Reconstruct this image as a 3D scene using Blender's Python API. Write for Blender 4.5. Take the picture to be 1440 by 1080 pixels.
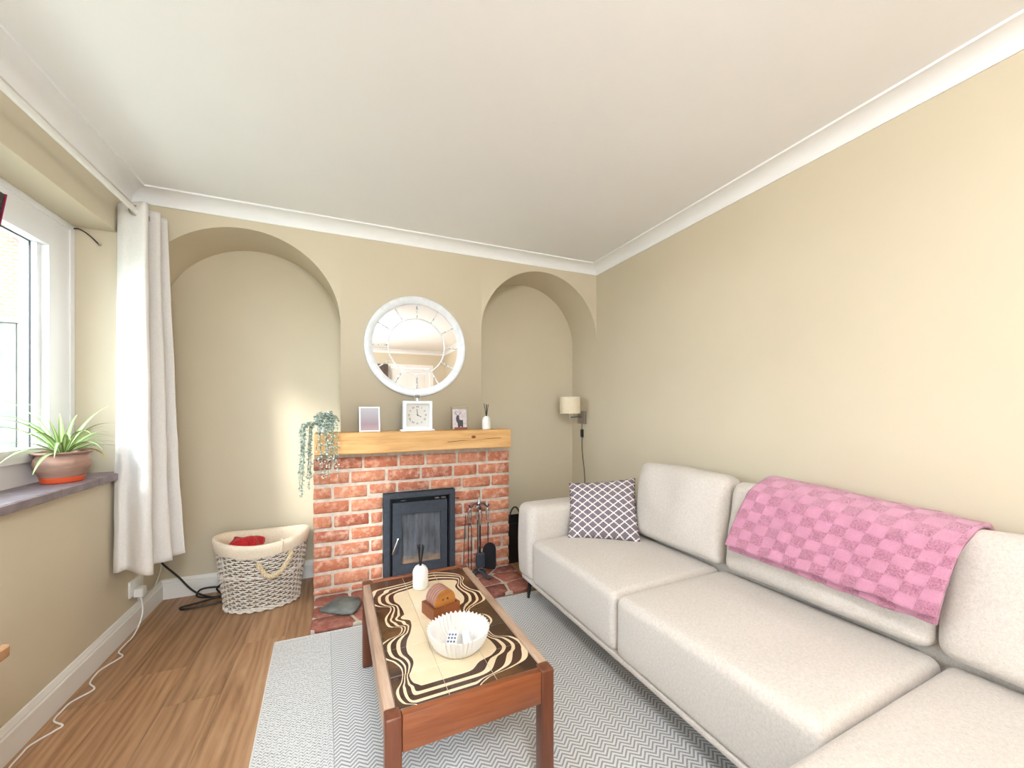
import bpy, bmesh, math, random
from mathutils import Vector, Matrix, Euler, noise
random.seed(7)
R = math.radians
scn = bpy.context.scene
COL = scn.collection
for o in list(bpy.data.objects):
    bpy.data.objects.remove(o, do_unlink=True)

# ------------------------------------------------------------------ camera
CAM_H = 1.18
YAW = math.atan(234 / 550.0)
cd = bpy.data.cameras.new('camera')
cd.sensor_fit = 'HORIZONTAL'; cd.sensor_width = 36.0
cd.lens = 550.0 / 1440.0 * 36.0
cd.shift_y = 34.0 / 1440.0
cd.clip_start = 0.02; cd.clip_end = 200
cam = bpy.data.objects.new('camera', cd); COL.objects.link(cam)
cam.location = (0, 0, CAM_H)
cam.rotation_euler = (R(90), 0, -YAW)
scn.camera = cam

# ------------------------------------------------------------------ colour management, world, sun
scn.view_settings.view_transform = 'Standard'
scn.view_settings.look = 'None'
scn.view_settings.gamma = 1.0
scn.view_settings.use_curve_mapping = False
scn.view_settings.exposure = 1.28
w = bpy.data.worlds.new('sky'); scn.world = w; w.use_nodes = True
bg = w.node_tree.nodes['Background']
bg.inputs[0].default_value = (0.80, 0.905, 1.0, 1); bg.inputs[1].default_value = 4.2

sd = bpy.data.lights.new('sun', 'SUN'); sd.energy = 1.8; sd.angle = R(9); sd.color = (1.0, 0.97, 0.93)
sun = bpy.data.objects.new('sun', sd); COL.objects.link(sun)
sun.location = (-4, -5, 4)
sun.rotation_euler = Vector((0.62, 0.78, -0.43)).to_track_quat('-Z', 'Y').to_euler()

# ------------------------------------------------------------------ helpers
def lin(r, g, b):
    f = lambda c: (c / 255 / 12.92) if c / 255 <= 0.04045 else ((c / 255 + 0.055) / 1.055) ** 2.4
    return (f(r), f(g), f(b), 1.0)

class NT:
    def __init__(s, m):
        s.t = m.node_tree; s.n = s.t.nodes; s.l = s.t.links
    def add(s, typ, **kw):
        nd = s.n.new(typ)
        for k, v in kw.items(): setattr(nd, k, v)
        return nd
    def link(s, a, b): s.l.new(a, b)
    def set(s, sock, v):
        if hasattr(v, 'is_output') or isinstance(v, bpy.types.NodeSocket): s.link(v, sock)
        else: sock.default_value = v
    def math(s, op, a, b=None, c=None, clamp=False):
        nd = s.add('ShaderNodeMath', operation=op, use_clamp=clamp)
        s.set(nd.inputs[0], a)
        if b is not None: s.set(nd.inputs[1], b)
        if c is not None: s.set(nd.inputs[2], c)
        return nd.outputs[0]
    def mix(s, f, a, b, blend='MIX'):
        nd = s.add('ShaderNodeMix', data_type='RGBA', blend_type=blend)
        s.set(nd.inputs[0], f); s.set(nd.inputs[6], a); s.set(nd.inputs[7], b)
        return nd.outputs[2]
    def ramp(s, f, stops, interp='LINEAR'):
        nd = s.add('ShaderNodeValToRGB'); cr = nd.color_ramp; cr.interpolation = interp
        while len(cr.elements) < len(stops): cr.elements.new(0.5)
        for e, (p, c) in zip(cr.elements, stops):
            e.position = p; e.color = c if hasattr(c, '__len__') else (c, c, c, 1)
        s.set(nd.inputs[0], f); return nd.outputs[0]
    def coord(s, which='Object'):
        return s.add('ShaderNodeTexCoord').outputs[which]
    def mapping(s, v, scale=(1, 1, 1), rot=(0, 0, 0), loc=(0, 0, 0)):
        nd = s.add('ShaderNodeMapping'); s.link(v, nd.inputs[0])
        nd.inputs['Scale'].default_value = scale; nd.inputs['Rotation'].default_value = rot; nd.inputs['Location'].default_value = loc
        return nd.outputs[0]
    def noise(s, v, scale, detail=4, rough=0.5, dist=0.0):
        nd = s.add('ShaderNodeTexNoise'); s.link(v, nd.inputs['Vector'])
        nd.inputs['Scale'].default_value = scale; nd.inputs['Detail'].default_value = detail
        nd.inputs['Roughness'].default_value = rough; nd.inputs['Distortion'].default_value = dist
        return nd.outputs['Fac']
    def bump(s, h, strength=0.3, dist=0.01):
        nd = s.add('ShaderNodeBump'); s.link(h, nd.inputs['Height'])
        nd.inputs['Strength'].default_value = strength; nd.inputs['Distance'].default_value = dist
        return nd.outputs[0]

def mat(name, col, rough=0.6, metal=0.0, spec=0.5, **kw):
    m = bpy.data.materials.new(name); m.use_nodes = True
    p = m.node_tree.nodes['Principled BSDF']
    p.inputs['Base Color'].default_value = col; p.inputs['Roughness'].default_value = rough
    p.inputs['Metallic'].default_value = metal; p.inputs['Specular IOR Level'].default_value = spec
    for k, v in kw.items(): p.inputs[k].default_value = v
    return m
def pn(m): return m.node_tree.nodes['Principled BSDF']

def noisy(name, c1, c2, scale, rough=0.6, bump=0.2, bdist=0.004, stretch=(1, 1, 1), detail=5, lo=0.35, hi=0.65, coord='Object', rnd=0.0, spec=0.4, bscale=None):
    m = mat(name, c1, rough, spec=spec); t = NT(m); v = t.mapping(t.coord(coord), stretch)
    f = t.noise(v, scale, detail)
    c = t.ramp(f, [(lo, c1), (hi, c2)])
    if rnd:
        r = t.add('ShaderNodeObjectInfo').outputs['Random']
        k = t.math('MULTIPLY_ADD', r, rnd, 1 - rnd / 2)
        hsv = t.add('ShaderNodeHueSaturation'); t.link(c, hsv.inputs['Color']); t.link(k, hsv.inputs['Value']); c = hsv.outputs[0]
    t.link(c, pn(m).inputs['Base Color'])
    if bump:
        h = f if bscale is None else t.noise(v, bscale, detail)
        t.link(t.bump(h, bump, bdist), pn(m).inputs['Normal'])
    return m

def finish(bm, name, material, parent=None, smooth=True, angle=35, kind=None, recalc=True):
    if recalc: bmesh.ops.recalc_face_normals(bm, faces=bm.faces)
    me = bpy.data.meshes.new(name); bm.to_mesh(me); bm.free()
    if smooth:
        me.polygons.foreach_set('use_smooth', [True] * len(me.polygons))
        me.set_sharp_from_angle(angle=R(angle))
    if material is not None: me.materials.append(material)
    o = bpy.data.objects.new(name, me); COL.objects.link(o)
    if parent is not None: o.parent = parent
    if kind: o['kind'] = kind
    return o

def thing(name, label, cat, loc=(0, 0, 0), rotz=0.0, group=None):
    o = bpy.data.objects.new(name, None); COL.objects.link(o); o.empty_display_size = 0.05
    o.location = loc; o.rotation_euler = (0, 0, rotz)
    o['label'] = label; o['category'] = cat
    if group: o['group'] = group
    return o
def tag(o, label, cat, group=None):
    o['label'] = label; o['category'] = cat
    if group: o['group'] = group
    return o

def B(): return bmesh.new()
def box(bm, x0, x1, y0, y1, z0, z1, M=None):
    vs = [bm.verts.new((x, y, z)) for x in (x0, x1) for y in (y0, y1) for z in (z0, z1)]
    if M is not None:
        for v in vs: v.co = M @ v.co
    for f in ((0, 1, 3, 2), (4, 6, 7, 5), (0, 4, 5, 1), (2, 3, 7, 6), (0, 2, 6, 4), (1, 5, 7, 3)):
        bm.faces.new([vs[i] for i in f])
    return vs
def bevel(bm, r, seg=2):
    bmesh.ops.bevel(bm, geom=list(bm.edges), offset=r, segments=seg, profile=0.5, affect='EDGES', clamp_overlap=True)
def bbox(x0, x1, y0, y1, z0, z1, r=0.003, seg=2):
    bm = B(); box(bm, x0, x1, y0, y1, z0, z1)
    bmesh.ops.recalc_face_normals(bm, faces=bm.faces)
    if r: bevel(bm, r, seg)
    return bm
def lathe(bm, prof, n=40, c=(0, 0, 0), sx=1.0, sy=1.0, fn=None):
    rings = []
    for (r, z) in prof:
        ring = []
        for i in range(n):
            a = 2 * math.pi * i / n
            rr = r * (fn(a, z) if fn else 1.0)
            ring.append(bm.verts.new((c[0] + rr * math.cos(a) * sx, c[1] + rr * math.sin(a) * sy, c[2] + z)))
        rings.append(ring)
    for a, b in zip(rings, rings[1:]):
        for i in range(n):
            bm.faces.new((a[i], a[(i + 1) % n], b[(i + 1) % n], b[i]))
    return rings
def cap(bm, ring, flip=False):
    bm.faces.new(ring[::-1] if flip else ring)
def tube(bm, pts, r, n=8, closed=False, caps=True):
    pts = [Vector(p) for p in pts]; N = len(pts); rings = []
    up = None
    for i, p in enumerate(pts):
        a = pts[(i - 1) % N] if (closed or i > 0) else p
        b = pts[(i + 1) % N] if (closed or i < N - 1) else p
        d = (b - a)
        d = d.normalized() if d.length > 1e-9 else Vector((0, 0, 1))
        if up is None:
            up = Vector((0, 0, 1)) if abs(d.z) < 0.9 else Vector((1, 0, 0))
        s = d.cross(up)
        if s.length < 1e-6: s = d.orthogonal()
        s.normalize(); up = s.cross(d).normalized()
        rr = r[i] if isinstance(r, (list, tuple)) else r
        rings.append([bm.verts.new(p + s * (rr * math.cos(2 * math.pi * k / n)) + up * (rr * math.sin(2 * math.pi * k / n))) for k in range(n)])
    m = N if closed else N - 1
    for i in range(m):
        a, b = rings[i], rings[(i + 1) % N]
        for k in range(n): bm.faces.new((a[k], a[(k + 1) % n], b[(k + 1) % n], b[k]))
    if caps and not closed:
        bm.faces.new(rings[0][::-1]); bm.faces.new(rings[-1])
def spline(pts, n=8, closed=False):
    P = [Vector(p) for p in pts]; out = []; N = len(P)
    for i in range(N if closed else N - 1):
        if closed: p0, p1, p2, p3 = P[i - 1], P[i], P[(i + 1) % N], P[(i + 2) % N]
        else: p0, p1, p2, p3 = P[max(i - 1, 0)], P[i], P[i + 1], P[min(i + 2, N - 1)]
        for k in range(n):
            t = k / n
            out.append(0.5 * ((2 * p1) + (p2 - p0) * t + (2 * p0 - 5 * p1 + 4 * p2 - p3) * t * t + (3 * p1 - p0 - 3 * p2 + p3) * t ** 3))
    if not closed: out.append(P[-1])
    return out
def prism(bm, poly, z0, z1, M=None):
    a = [bm.verts.new((x, y, z0)) for x, y in poly]; b = [bm.verts.new((x, y, z1)) for x, y in poly]
    if M is not None:
        for v in a + b: v.co = M @ v.co
    n = len(poly)
    bm.faces.new(a[::-1]); bm.faces.new(b)
    for i in range(n): bm.faces.new((a[i], a[(i + 1) % n], b[(i + 1) % n], b[i]))
def axis_samples(h, r, n_in, k=3):
    e = [r * math.tan(R(45) * i / k) for i in range(k, 0, -1)]
    lo = [-(h - r) - t for t in e]
    inn = [-(h - r) + 2 * (h - r) * i / n_in for i in range(n_in + 1)]
    return lo + inn + [-x for x in lo[::-1]]
def softbox(bm, c, half, r, n=(6, 6, 4), fn=None, M=None):
    """rounded box on a dense grid; fn(local point) -> displaced point"""
    ax = [axis_samples(half[i], r, n[i]) for i in range(3)]
    cache = {}
    def vert(i, j, k):
        key = (i, j, k)
        if key in cache: return cache[key]
        q = Vector((ax[0][i], ax[1][j], ax[2][k]))
        inn = Vector([max(-(half[a] - r), min(half[a] - r, q[a])) for a in range(3)])
        d = q - inn
        p = inn + d.normalized() * r if d.length > 1e-9 else q
        if fn: p = fn(p)
        p = p + Vector(c)
        if M is not None: p = M @ p
        cache[key] = bm.verts.new(p); return cache[key]
    L = [len(a) - 1 for a in ax]
    for s in (0, L[0]):
        for j in range(L[1]):
            for k in range(L[2]): bm.faces.new((vert(s, j, k), vert(s, j + 1, k), vert(s, j + 1, k + 1), vert(s, j, k + 1)))
    for s in (0, L[1]):
        for i in range(L[0]):
            for k in range(L[2]): bm.faces.new((vert(i, s, k), vert(i + 1, s, k), vert(i + 1, s, k + 1), vert(i, s, k + 1)))
    for s in (0, L[2]):
        for i in range(L[0]):
            for j in range(L[1]): bm.faces.new((vert(i, j, s), vert(i + 1, j, s), vert(i + 1, j + 1, s), vert(i, j + 1, s)))

# ------------------------------------------------------------------ materials
WHITE = lin(240, 240, 240)
m_wall = noisy('beige_wall_paint', lin(214, 202, 178), lin(211, 199, 175), 2.0, 0.75, 0.06, 0.002, bscale=160)
m_ceil = noisy('white_ceiling_paint', lin(248, 248, 248), lin(245, 245, 246), 1.5, 0.85, 0.05, 0.002, bscale=120)
m_gloss = mat('white_woodwork', lin(238, 236, 232), 0.35)
m_upvc = mat('white_upvc', lin(242, 243, 245), 0.25)
m_rubber = mat('black_gasket', lin(35, 38, 44), 0.5)
def glass_mat(name, tint=(1, 1, 1, 1), gl=0.08, rough=0.0):
    m = bpy.data.materials.new(name); m.use_nodes = True; t = NT(m); t.n.clear()
    out = t.add('ShaderNodeOutputMaterial'); tr = t.add('ShaderNodeBsdfTransparent'); g = t.add('ShaderNodeBsdfGlossy')
    tr.inputs[0].default_value = tint; g.inputs['Roughness'].default_value = rough
    fr = t.add('ShaderNodeFresnel'); fr.inputs[0].default_value = 1.45
    mx = t.add('ShaderNodeMixShader'); bf = t.add('ShaderNodeNewGeometry').outputs['Backfacing']; t.link(t.math('MULTIPLY', fr.outputs[0], t.math('SUBTRACT', 1.0, bf)), mx.inputs[0]); t.link(tr.outputs[0], mx.inputs[1]); t.link(g.outputs[0], mx.inputs[2])
    t.link(mx.outputs[0], out.inputs[0]); return m
m_glass = glass_mat('window_glass', (0.96, 0.98, 0.98, 1))
m_clear = glass_mat('clear_acrylic', (0.98, 0.985, 0.98, 1))

# oak floor planks
m_plank = mat('oak_plank', lin(170, 125, 85), 0.38, spec=0.4); t = NT(m_plank)
oi = t.add('ShaderNodeObjectInfo').outputs['Random']
cmb = t.add('ShaderNodeCombineXYZ'); t.link(t.math('MULTIPLY', oi, 37.0), cmb.inputs[0]); t.link(t.math('MULTIPLY', oi, 91.0), cmb.inputs[1])
va = t.add('ShaderNodeVectorMath', operation='ADD'); t.link(t.coord(), va.inputs[0]); t.link(cmb.outputs[0], va.inputs[1])
v1 = t.mapping(va.outputs[0], (9, 0.9, 1)); n1 = t.noise(v1, 1.6, 6, 0.6, 1.2)
wv = t.add('ShaderNodeTexWave', wave_type='BANDS', bands_direction='X'); t.link(t.mapping(va.outputs[0], (2.2, 0.30, 1)), wv.inputs[0])
wv.inputs['Scale'].default_value = 4.0; wv.inputs['Distortion'].default_value = 16.0; wv.inputs['Detail'].default_value = 2; wv.inputs['Detail Scale'].default_value = 0.7
n2 = t.noise(t.mapping(va.outputs[0], (60, 2.5, 1)), 3.0, 3, 0.6)
f = t.math('ADD', t.math('MULTIPLY', n1, 0.70), t.math('MULTIPLY', wv.outputs['Fac'], 0.14)); f = t.math('ADD', f, t.math('MULTIPLY', n2, 0.20))
c = t.ramp(f, [(0.28, lin(122, 86, 58)), (0.5, lin(170, 129, 94)), (0.75, lin(196, 158, 122))])
hs = t.add('ShaderNodeHueSaturation'); t.link(c, hs.inputs['Color']); t.link(t.math('MULTIPLY_ADD', oi, 0.25, 0.87), hs.inputs['Value'])
t.link(hs.outputs[0], pn(m_plank).inputs['Base Color']); t.link(t.bump(f, 0.12, 0.002), pn(m_plank).inputs['Normal'])
m_subfloor = mat('plank_joint', lin(84, 58, 38), 0.8)

# brick
def brick_mat(name, stops, pale, rnd=0.30):
    m = mat(name, (0.5, 0.2, 0.1, 1), 0.85, spec=0.2); t = NT(m)
    oi = t.add('ShaderNodeObjectInfo').outputs['Random']; co = t.coord()
    n = t.noise(co, 14, 5, 0.6); n2 = t.noise(co, 70, 4, 0.65); n3 = t.noise(co, 26, 3, 0.6)
    base = t.ramp(t.math('ADD', t.math('MULTIPLY', oi, 0.55), t.math('MULTIPLY', n, 0.5)), stops)
    c = t.mix(t.math('MULTIPLY', t.ramp(n3, [(0.46, 0.0), (0.68, 1.0)]), 0.75), base, pale)
    c = t.mix(t.ramp(n2, [(0.30, 0.45), (0.44, 0.0)]), c, lin(110, 52, 36))
    t.link(c, pn(m).inputs['Base Color'])
    t.link(t.bump(t.math('ADD', n2, n3), 0.5, 0.006), pn(m).inputs['Normal']); return m
m_brick = brick_mat('red_brick', [(0.2, lin(188, 112, 84)), (0.5, lin(202, 134, 104)), (0.8, lin(170, 98, 78))], lin(226, 184, 160))
m_mortar = noisy('pale_mortar', lin(214, 200, 184), lin(192, 178, 164), 30, 0.95, 0.6, 0.006)
m_htile = brick_mat('quarry_tile', [(0.2, lin(146, 86, 72)), (0.5, lin(160, 100, 86)), (0.8, lin(132, 78, 70))], lin(178, 130, 114))
m_slate = noisy('grey_slate', lin(128, 132, 126), lin(92, 98, 96), 14, 0.75, 0.7, 0.006)
m_sill = noisy('purple_slate_tile', lin(122, 108, 114), lin(148, 134, 138), 16, 0.45, 0.3, 0.003, rnd=0.15)

def wood(name, c1, c2, c3, axis='X', rough=0.5, sc=1.0, bump=0.15):
    m = mat(name, c2, rough); t = NT(m)
    s = {'X': (0.8, 9, 9), 'Y': (9, 0.8, 9), 'Z': (9, 9, 0.8)}[axis]
    v = t.mapping(t.coord(), tuple(k * sc for k in s)); n = t.noise(v, 2.0, 6, 0.62, 0.8)
    n2 = t.noise(t.mapping(t.coord(), tuple(k * sc * 4 for k in s)), 3.0, 3, 0.6)
    f = t.math('ADD', t.math('MULTIPLY', n, 0.75), t.math('MULTIPLY', n2, 0.25))
    t.link(t.ramp(f, [(0.3, c1), (0.5, c2), (0.7, c3)]), pn(m).inputs['Base Color'])
    t.link(t.bump(f, bump, 0.003), pn(m).inputs['Normal']); return m
m_oak = wood('oak_beam', lin(186, 134, 78), lin(214, 166, 106), lin(228, 186, 130), 'X', 0.6)
m_teakX = wood('teak_end_rail', lin(104, 54, 28), lin(138, 76, 42), lin(162, 98, 60), 'X', 0.35)
m_teakY = wood('worn_teak_side_rail', lin(150, 118, 96), lin(184, 154, 132), lin(206, 184, 164), 'Y', 0.45)
m_teakZ = wood('teak_leg', lin(84, 44, 28), lin(112, 62, 40), lin(132, 78, 52), 'Z', 0.35)
m_cwood = wood('coaster_wood', lin(148, 92, 40), lin(176, 114, 54), lin(190, 130, 66), 'X', 0.3)
m_cbox = wood('holder_wood', lin(112, 58, 28), lin(134, 72, 36), lin(148, 84, 46), 'X', 0.35)
m_shelfwood = wood('shelf_wood', lin(150, 106, 70), lin(172, 126, 86), lin(190, 148, 104), 'Y', 0.4)

m_steel = noisy('dark_steel', lin(66, 72, 82), lin(58, 64, 74), 40, 0.42, 0.05, 0.001)
pn(m_steel).inputs['Metallic'].default_value = 0.25
m_dark = mat('black_iron', lin(34, 35, 40), 0.5, 0.3)
m_chrome = mat('polished_chrome', lin(220, 222, 226), 0.15, 1.0)
m_brushed = mat('brushed_nickel', lin(168, 162, 156), 0.3, 0.9)
m_black = mat('black_plastic', lin(26, 26, 28), 0.45)
m_whitecer = mat('white_ceramic', lin(230, 228, 224), 0.35)
m_whitepaint = noisy('white_painted_wood', lin(236, 238, 242), lin(226, 229, 234), 30, 0.5, 0.1, 0.001)
m_wplastic = mat('white_plastic', lin(240, 240, 238), 0.35)
m_mirror = mat('mirror_silver', (0.95, 0.95, 0.95, 1), 0.01, 1.0)

# fabrics
def fabric(name, c1, c2, sc=420, bs=0.35, bd=0.002, big=0.06):
    m = mat(name, c1, 0.95, spec=0.15); t = NT(m); co = t.coord()
    n = t.noise(co, sc, 2, 0.7); n2 = t.noise(co, sc * 0.28, 3, 0.6); n3 = t.noise(co, 2.2, 2)
    f = t.math('ADD', t.math('MULTIPLY', n, 0.6), t.math('MULTIPLY', n2, 0.4))
    c = t.ramp(f, [(0.35, c2), (0.6, c1)])
    hs = t.add('ShaderNodeHueSaturation'); t.link(c, hs.inputs['Color']); t.link(t.math('MULTIPLY_ADD', n3, big, 1 - big / 2), hs.inputs['Value'])
    t.link(hs.outputs[0], pn(m).inputs['Base Color']); t.link(t.bump(f, bs, bd), pn(m).inputs['Normal'])
    pn(m).inputs['Sheen Weight'].default_value = 0.15
    return m
m_sofa = fabric('oatmeal_boucle', lin(216, 208, 200), lin(194, 184, 174))
m_curtain = fabric('pale_linen', lin(232, 228, 224), lin(220, 215, 211), 500, 0.2, 0.001)
m_liner = fabric('cream_cotton_liner', lin(236, 222, 200), lin(222, 204, 180), 300, 0.3, 0.002)
m_red = fabric('red_cloth', lin(196, 48, 50), lin(150, 26, 34), 120, 0.5, 0.004)
m_wicker = noisy('whitewashed_wicker', lin(236, 230, 222), lin(206, 190, 174), 70, 0.75, 0.2, 0.001, lo=0.4, hi=0.75)
m_rope = noisy('jute_rope', lin(226, 206, 174), lin(200, 176, 140), 120, 0.9, 0.5, 0.002)
m_shade = fabric('cream_lamp_shade', lin(240, 226, 200), lin(230, 214, 186), 300, 0.1, 0.001)
m_terra = noisy('weathered_terracotta', lin(176, 142, 126), lin(150, 118, 104), 9, 0.8, 0.3, 0.003, stretch=(1, 1, 5))
m_orange = mat('orange_plastic', lin(226, 92, 52), 0.4)
m_soil = noisy('soil', lin(70, 52, 40), lin(44, 32, 26), 60, 0.95, 0.8, 0.01)

# ------------------------------------------------------------------ room dimensions
XL, XR = -1.05, 1.905
YF, YB, YN = 2.70, 3.07, -2.70
ZC = 2.34
WY0, WY1, WZ0, WZ1 = 0.10, 2.578, 0.834, 2.06        # window opening in the left wall
PX0, PX1, PZ1 = -0.92, 0.50, 2.06                    # patio door opening in the rear wall
DX0, DX1 = 0.82, 1.60                                # panel door in the rear wall
FX0, FX1, BY = -0.180, 1.108, 2.66                   # brick fireplace, face plane

def structure(o): o['kind'] = 'structure'; return o

# floor: slab with single planks on it
bm = B(); box(bm, XL - .25, XR + .12, YN - .12, YB + .12, -0.12, -0.012)
floor = structure(finish(bm, 'floor', m_subfloor))
pw, pl = 0.192, 1.28
x = XL; ci = 0
while x < XR - 0.01:
    x1 = min(x + pw, XR); y = YN - random.uniform(0, pl) if ci % 2 else YN - random.uniform(.2, .6)
    while y < YB:
        y0 = max(y, YN); y1 = min(y + pl, YB)
        if y1 - y0 > 0.02:
            bm = B(); box(bm, x + .0006, x1 - .0006, y0 + .0006, y1 - .0006, -0.012, 0)
            o = finish(bm, 'plank', m_plank, floor, smooth=False)
        y += pl
    x += pw; ci += 1

# ceiling
bm = B(); box(bm, XL - .25, XR + .12, YN - .12, YB + .12, ZC, ZC + 0.12)
structure(finish(bm, 'ceiling', m_ceil, smooth=False))

# left wall with window opening
bm = B()
for (y0, y1, z0, z1) in ((YN - .12, WY0, 0, ZC), (WY1, YB + .12, 0, ZC), (WY0, WY1, 0, WZ0), (WY0, WY1, WZ1, ZC)):
    box(bm, XL - .25, XL, y0, y1, z0, z1)
structure(finish(bm, 'wall_left', m_wall, smooth=False))
bm = B(); box(bm, XR, XR + .12, YN - .12, YB + .12, 0, ZC)
structure(finish(bm, 'wall_right', m_wall, smooth=False))
# rear wall with patio door and panel door openings
bm = B()
for (x0, x1, z0, z1) in ((XL, PX0, 0, ZC), (PX0, PX1, PZ1, ZC), (PX1, DX0, 0, ZC), (DX0, DX1, 2.0, ZC), (DX1, XR, 0, ZC)):
    box(bm, x0, x1, YN - .12, YN, z0, z1)
structure(finish(bm, 'wall_rear', m_wall, smooth=False))

# far wall: chimney breast with an arched alcove on either side
A1 = (XL, -0.030); A2 = (0.907, XR)
def arch(x0, x1, spring, n=48):
    c = (x0 + x1) / 2; a = (x1 - x0) / 2
    return [(c - a * math.cos(math.pi * i / n), spring + a * math.sin(math.pi * i / n)) for i in range(n + 1)]
arch1 = arch(A1[0], A1[1], 1.715); arch2 = arch(A2[0], A2[1], 1.738)
bm = B()
def quad(*p): bm.faces.new([bm.verts.new(q) for q in p])
for ar in (arch1, arch2):
    for (xa, za), (xb, zb) in zip(ar, ar[1:]):
        quad((xa, YF, za), (xb, YF, zb), (xb, YF, ZC), (xa, YF, ZC))           # spandrel
        quad((xa, YF, za), (xa, YB, za), (xb, YB, zb), (xb, YF, zb))           # intrados
quad((A1[1], YF, 0), (A2[0], YF, 0), (A2[0], YF, ZC), (A1[1], YF, ZC))          # chimney breast face
for xx, sp in ((A1[1], 1.715), (A2[0], 1.738)):
    quad((xx, YF, 0), (xx, YB, 0), (xx, YB, sp), (xx, YF, sp))
box(bm, XL, XR, YB, YB + .12, 0, ZC)
bmesh.ops.remove_doubles(bm, verts=bm.verts, dist=1e-5)
structure(finish(bm, 'wall_far', m_wall, smooth=True, angle=20, recalc=False))

# cove cornice along each wall
prof = [(0, -.066), (.007, -.066)] + [(.007 + .076 * (1 - math.cos(R(90) * i / 8)), -.064 + .056 * math.sin(R(90) * i / 8)) for i in range(9)] + [(.091, -.008), (.091, 0), (0, 0)]
prof2 = [(.007 + .078 * (1 - math.cos(R(90) * i / 8)), -.064 + .057 * math.sin(R(90) * i / 8)) for i in range(9)]
def cove(name, p0, p1, nrm, mit0, mit1):
    bm = B(); p0 = Vector(p0); p1 = Vector(p1); d = (p1 - p0).normalized(); rings = []
    for p, mt in ((p0, mit0), (p1, -mit1)):
        rings.append([bm.verts.new((p.x + nrm[0] * u + d.x * u * mt, p.y + nrm[1] * u + d.y * u * mt, ZC + v)) for u, v in prof])
    n = len(prof)
    for i in range(n): bm.faces.new((rings[0][i], rings[0][(i + 1) % n], rings[1][(i + 1) % n], rings[1][i]))
    bm.faces.new(rings[0]); bm.faces.new(rings[1][::-1])
    return structure(finish(bm, name, m_ceil, angle=25))
prof = [(0, -.066), (.006, -.066)] + [(.006 + .076 * (1 - math.cos(R(90) * i / 8)), -.062 + .053 * math.sin(R(90) * i / 8)) for i in range(9)] + [(.092, -.009), (.092, 0), (0, 0)]
cove('trim_1', (XL, YF, 0), (XR, YF, 0), (0, -1), 1, 1)
cove('trim_2', (XR, YF, 0), (XR, YN, 0), (-1, 0), 1, 1)
cove('trim_3', (XL, YN, 0), (XL, YF, 0), (1, 0), 1, 1)
cove('trim_4', (XR, YN, 0), (XL, YN, 0), (0, 1), 1, 1)

# baseboards
def baseboard(name, p0, p1, nrm):
    pr = [(0, 0), (.017, 0), (.017, .088), (.013, .094), (.013, .100), (.009, .108), (.006, .118), (0, .120)]
    bm = B(); rings = []
    for p in (p0, p1): rings.append([bm.verts.new((p[0] + nrm[0] * u, p[1] + nrm[1] * u, v + .0005)) for u, v in pr])
    n = len(pr)
    for i in range(n): bm.faces.new((rings[0][i], rings[0][(i + 1) % n], rings[1][(i + 1) % n], rings[1][i]))
    bm.faces.new(rings[0]); bm.faces.new(rings[1][::-1])
    structure(finish(bm, name, m_gloss, angle=25))
baseboard('baseboard_left', (XL, YN, 0), (XL, YB - .017, 0), (1, 0))
baseboard('baseboard_far', (XL, YB, 0), (A1[1] - .001, YB, 0), (0, -1))
baseboard('baseboard_alcove', (A2[0] + .001, YB, 0), (XR, YB, 0), (0, -1))
baseboard('baseboard_right', (XR, YN, 0), (XR, YB - .017, 0), (-1, 0))
baseboard('baseboard_rear', (DX1 + .07, YN, 0), (XR - .017, YN, 0), (0, 1))

# window in the left wall
win = bpy.data.objects.new('window_1', None); COL.objects.link(win); win['kind'] = 'structure'
FX = XL - .165
fx0, fx1 = FX - .07, FX
bm = B()
for (y0, y1, z0, z1) in ((WY1 - .135, WY1, .862, WZ1), (WY0, WY0 + .09, .862, WZ1), (WY0 + .09, WY1 - .135, WZ1 - .10, WZ1), (WY0 + .09, WY1 - .135, .862, .955), (1.20, 1.29, .955, WZ1 - .10)):
    box(bm, fx0, fx1, y0, y1, z0, z1)
box(bm, fx1 - .004, fx1 + .006, WY1 - .032, WY1 - .001, .864, WZ1 - .001)
box(bm, fx1 - .004, fx1 + .006, WY0 + .001, WY1 - .033, WZ1 - .028, WZ1 - .001)
finish(bm, 'window_frame', m_upvc, win, smooth=False)
for (sy0, sy1) in ((1.292, WY1 - .138), (WY0 + .093, 1.198)):
    a, b, c_, d_ = sy0, sy1, .958, WZ1 - .103
    bm = B()
    for (y0, y1, z0, z1) in ((a, a + .058, c_, d_), (b - .058, b, c_, d_), (a + .058, b - .058, c_, c_ + .055), (a + .058, b - .058, d_ - .058, d_)):
        box(bm, fx0 + .005, fx1 + .014, y0, y1, z0, z1)
    for (y0, y1, z0, z1) in ((a + .058, a + .085, c_ + .055, d_ - .058), (b - .085, b - .058, c_ + .055, d_ - .058)):
        box(bm, fx0 + .005, fx1 - .012, y0, y1, z0, z1)
    sash = finish(bm, 'sash', m_upvc, win, smooth=False)
    bm = B()
    for (y0, y1, z0, z1) in ((a - .004, a, c_, d_), (b, b + .004, c_, d_), (a, b, d_, d_ + .004)):
        box(bm, fx0 + .012, fx1 - .004, y0, y1, z0, z1)
    for (y0, y1, z0, z1) in ((a + .085, b - .085, d_ - .062, d_ - .058), (b - .088, b - .085, c_ + .055, d_ - .062)):
        box(bm, fx0 + .035, fx0 + .040, y0, y1, z0, z1)
    finish(bm, 'gasket', m_rubber, sash, smooth=False)
    bm = B(); box(bm, fx0 + .028, fx0 + .034, a + .056, b - .056, c_ + .053, d_ - .056)
    finish(bm, 'pane', m_glass, sash, smooth=False)
sill = finish(bbox(fx0, XL + .016, WY0 + .001, WY1 - .001, WZ0 + .001, WZ0 + .012, 0), 'window_sill', m_mortar, win, smooth=False)
y = WY1 - .002
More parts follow.
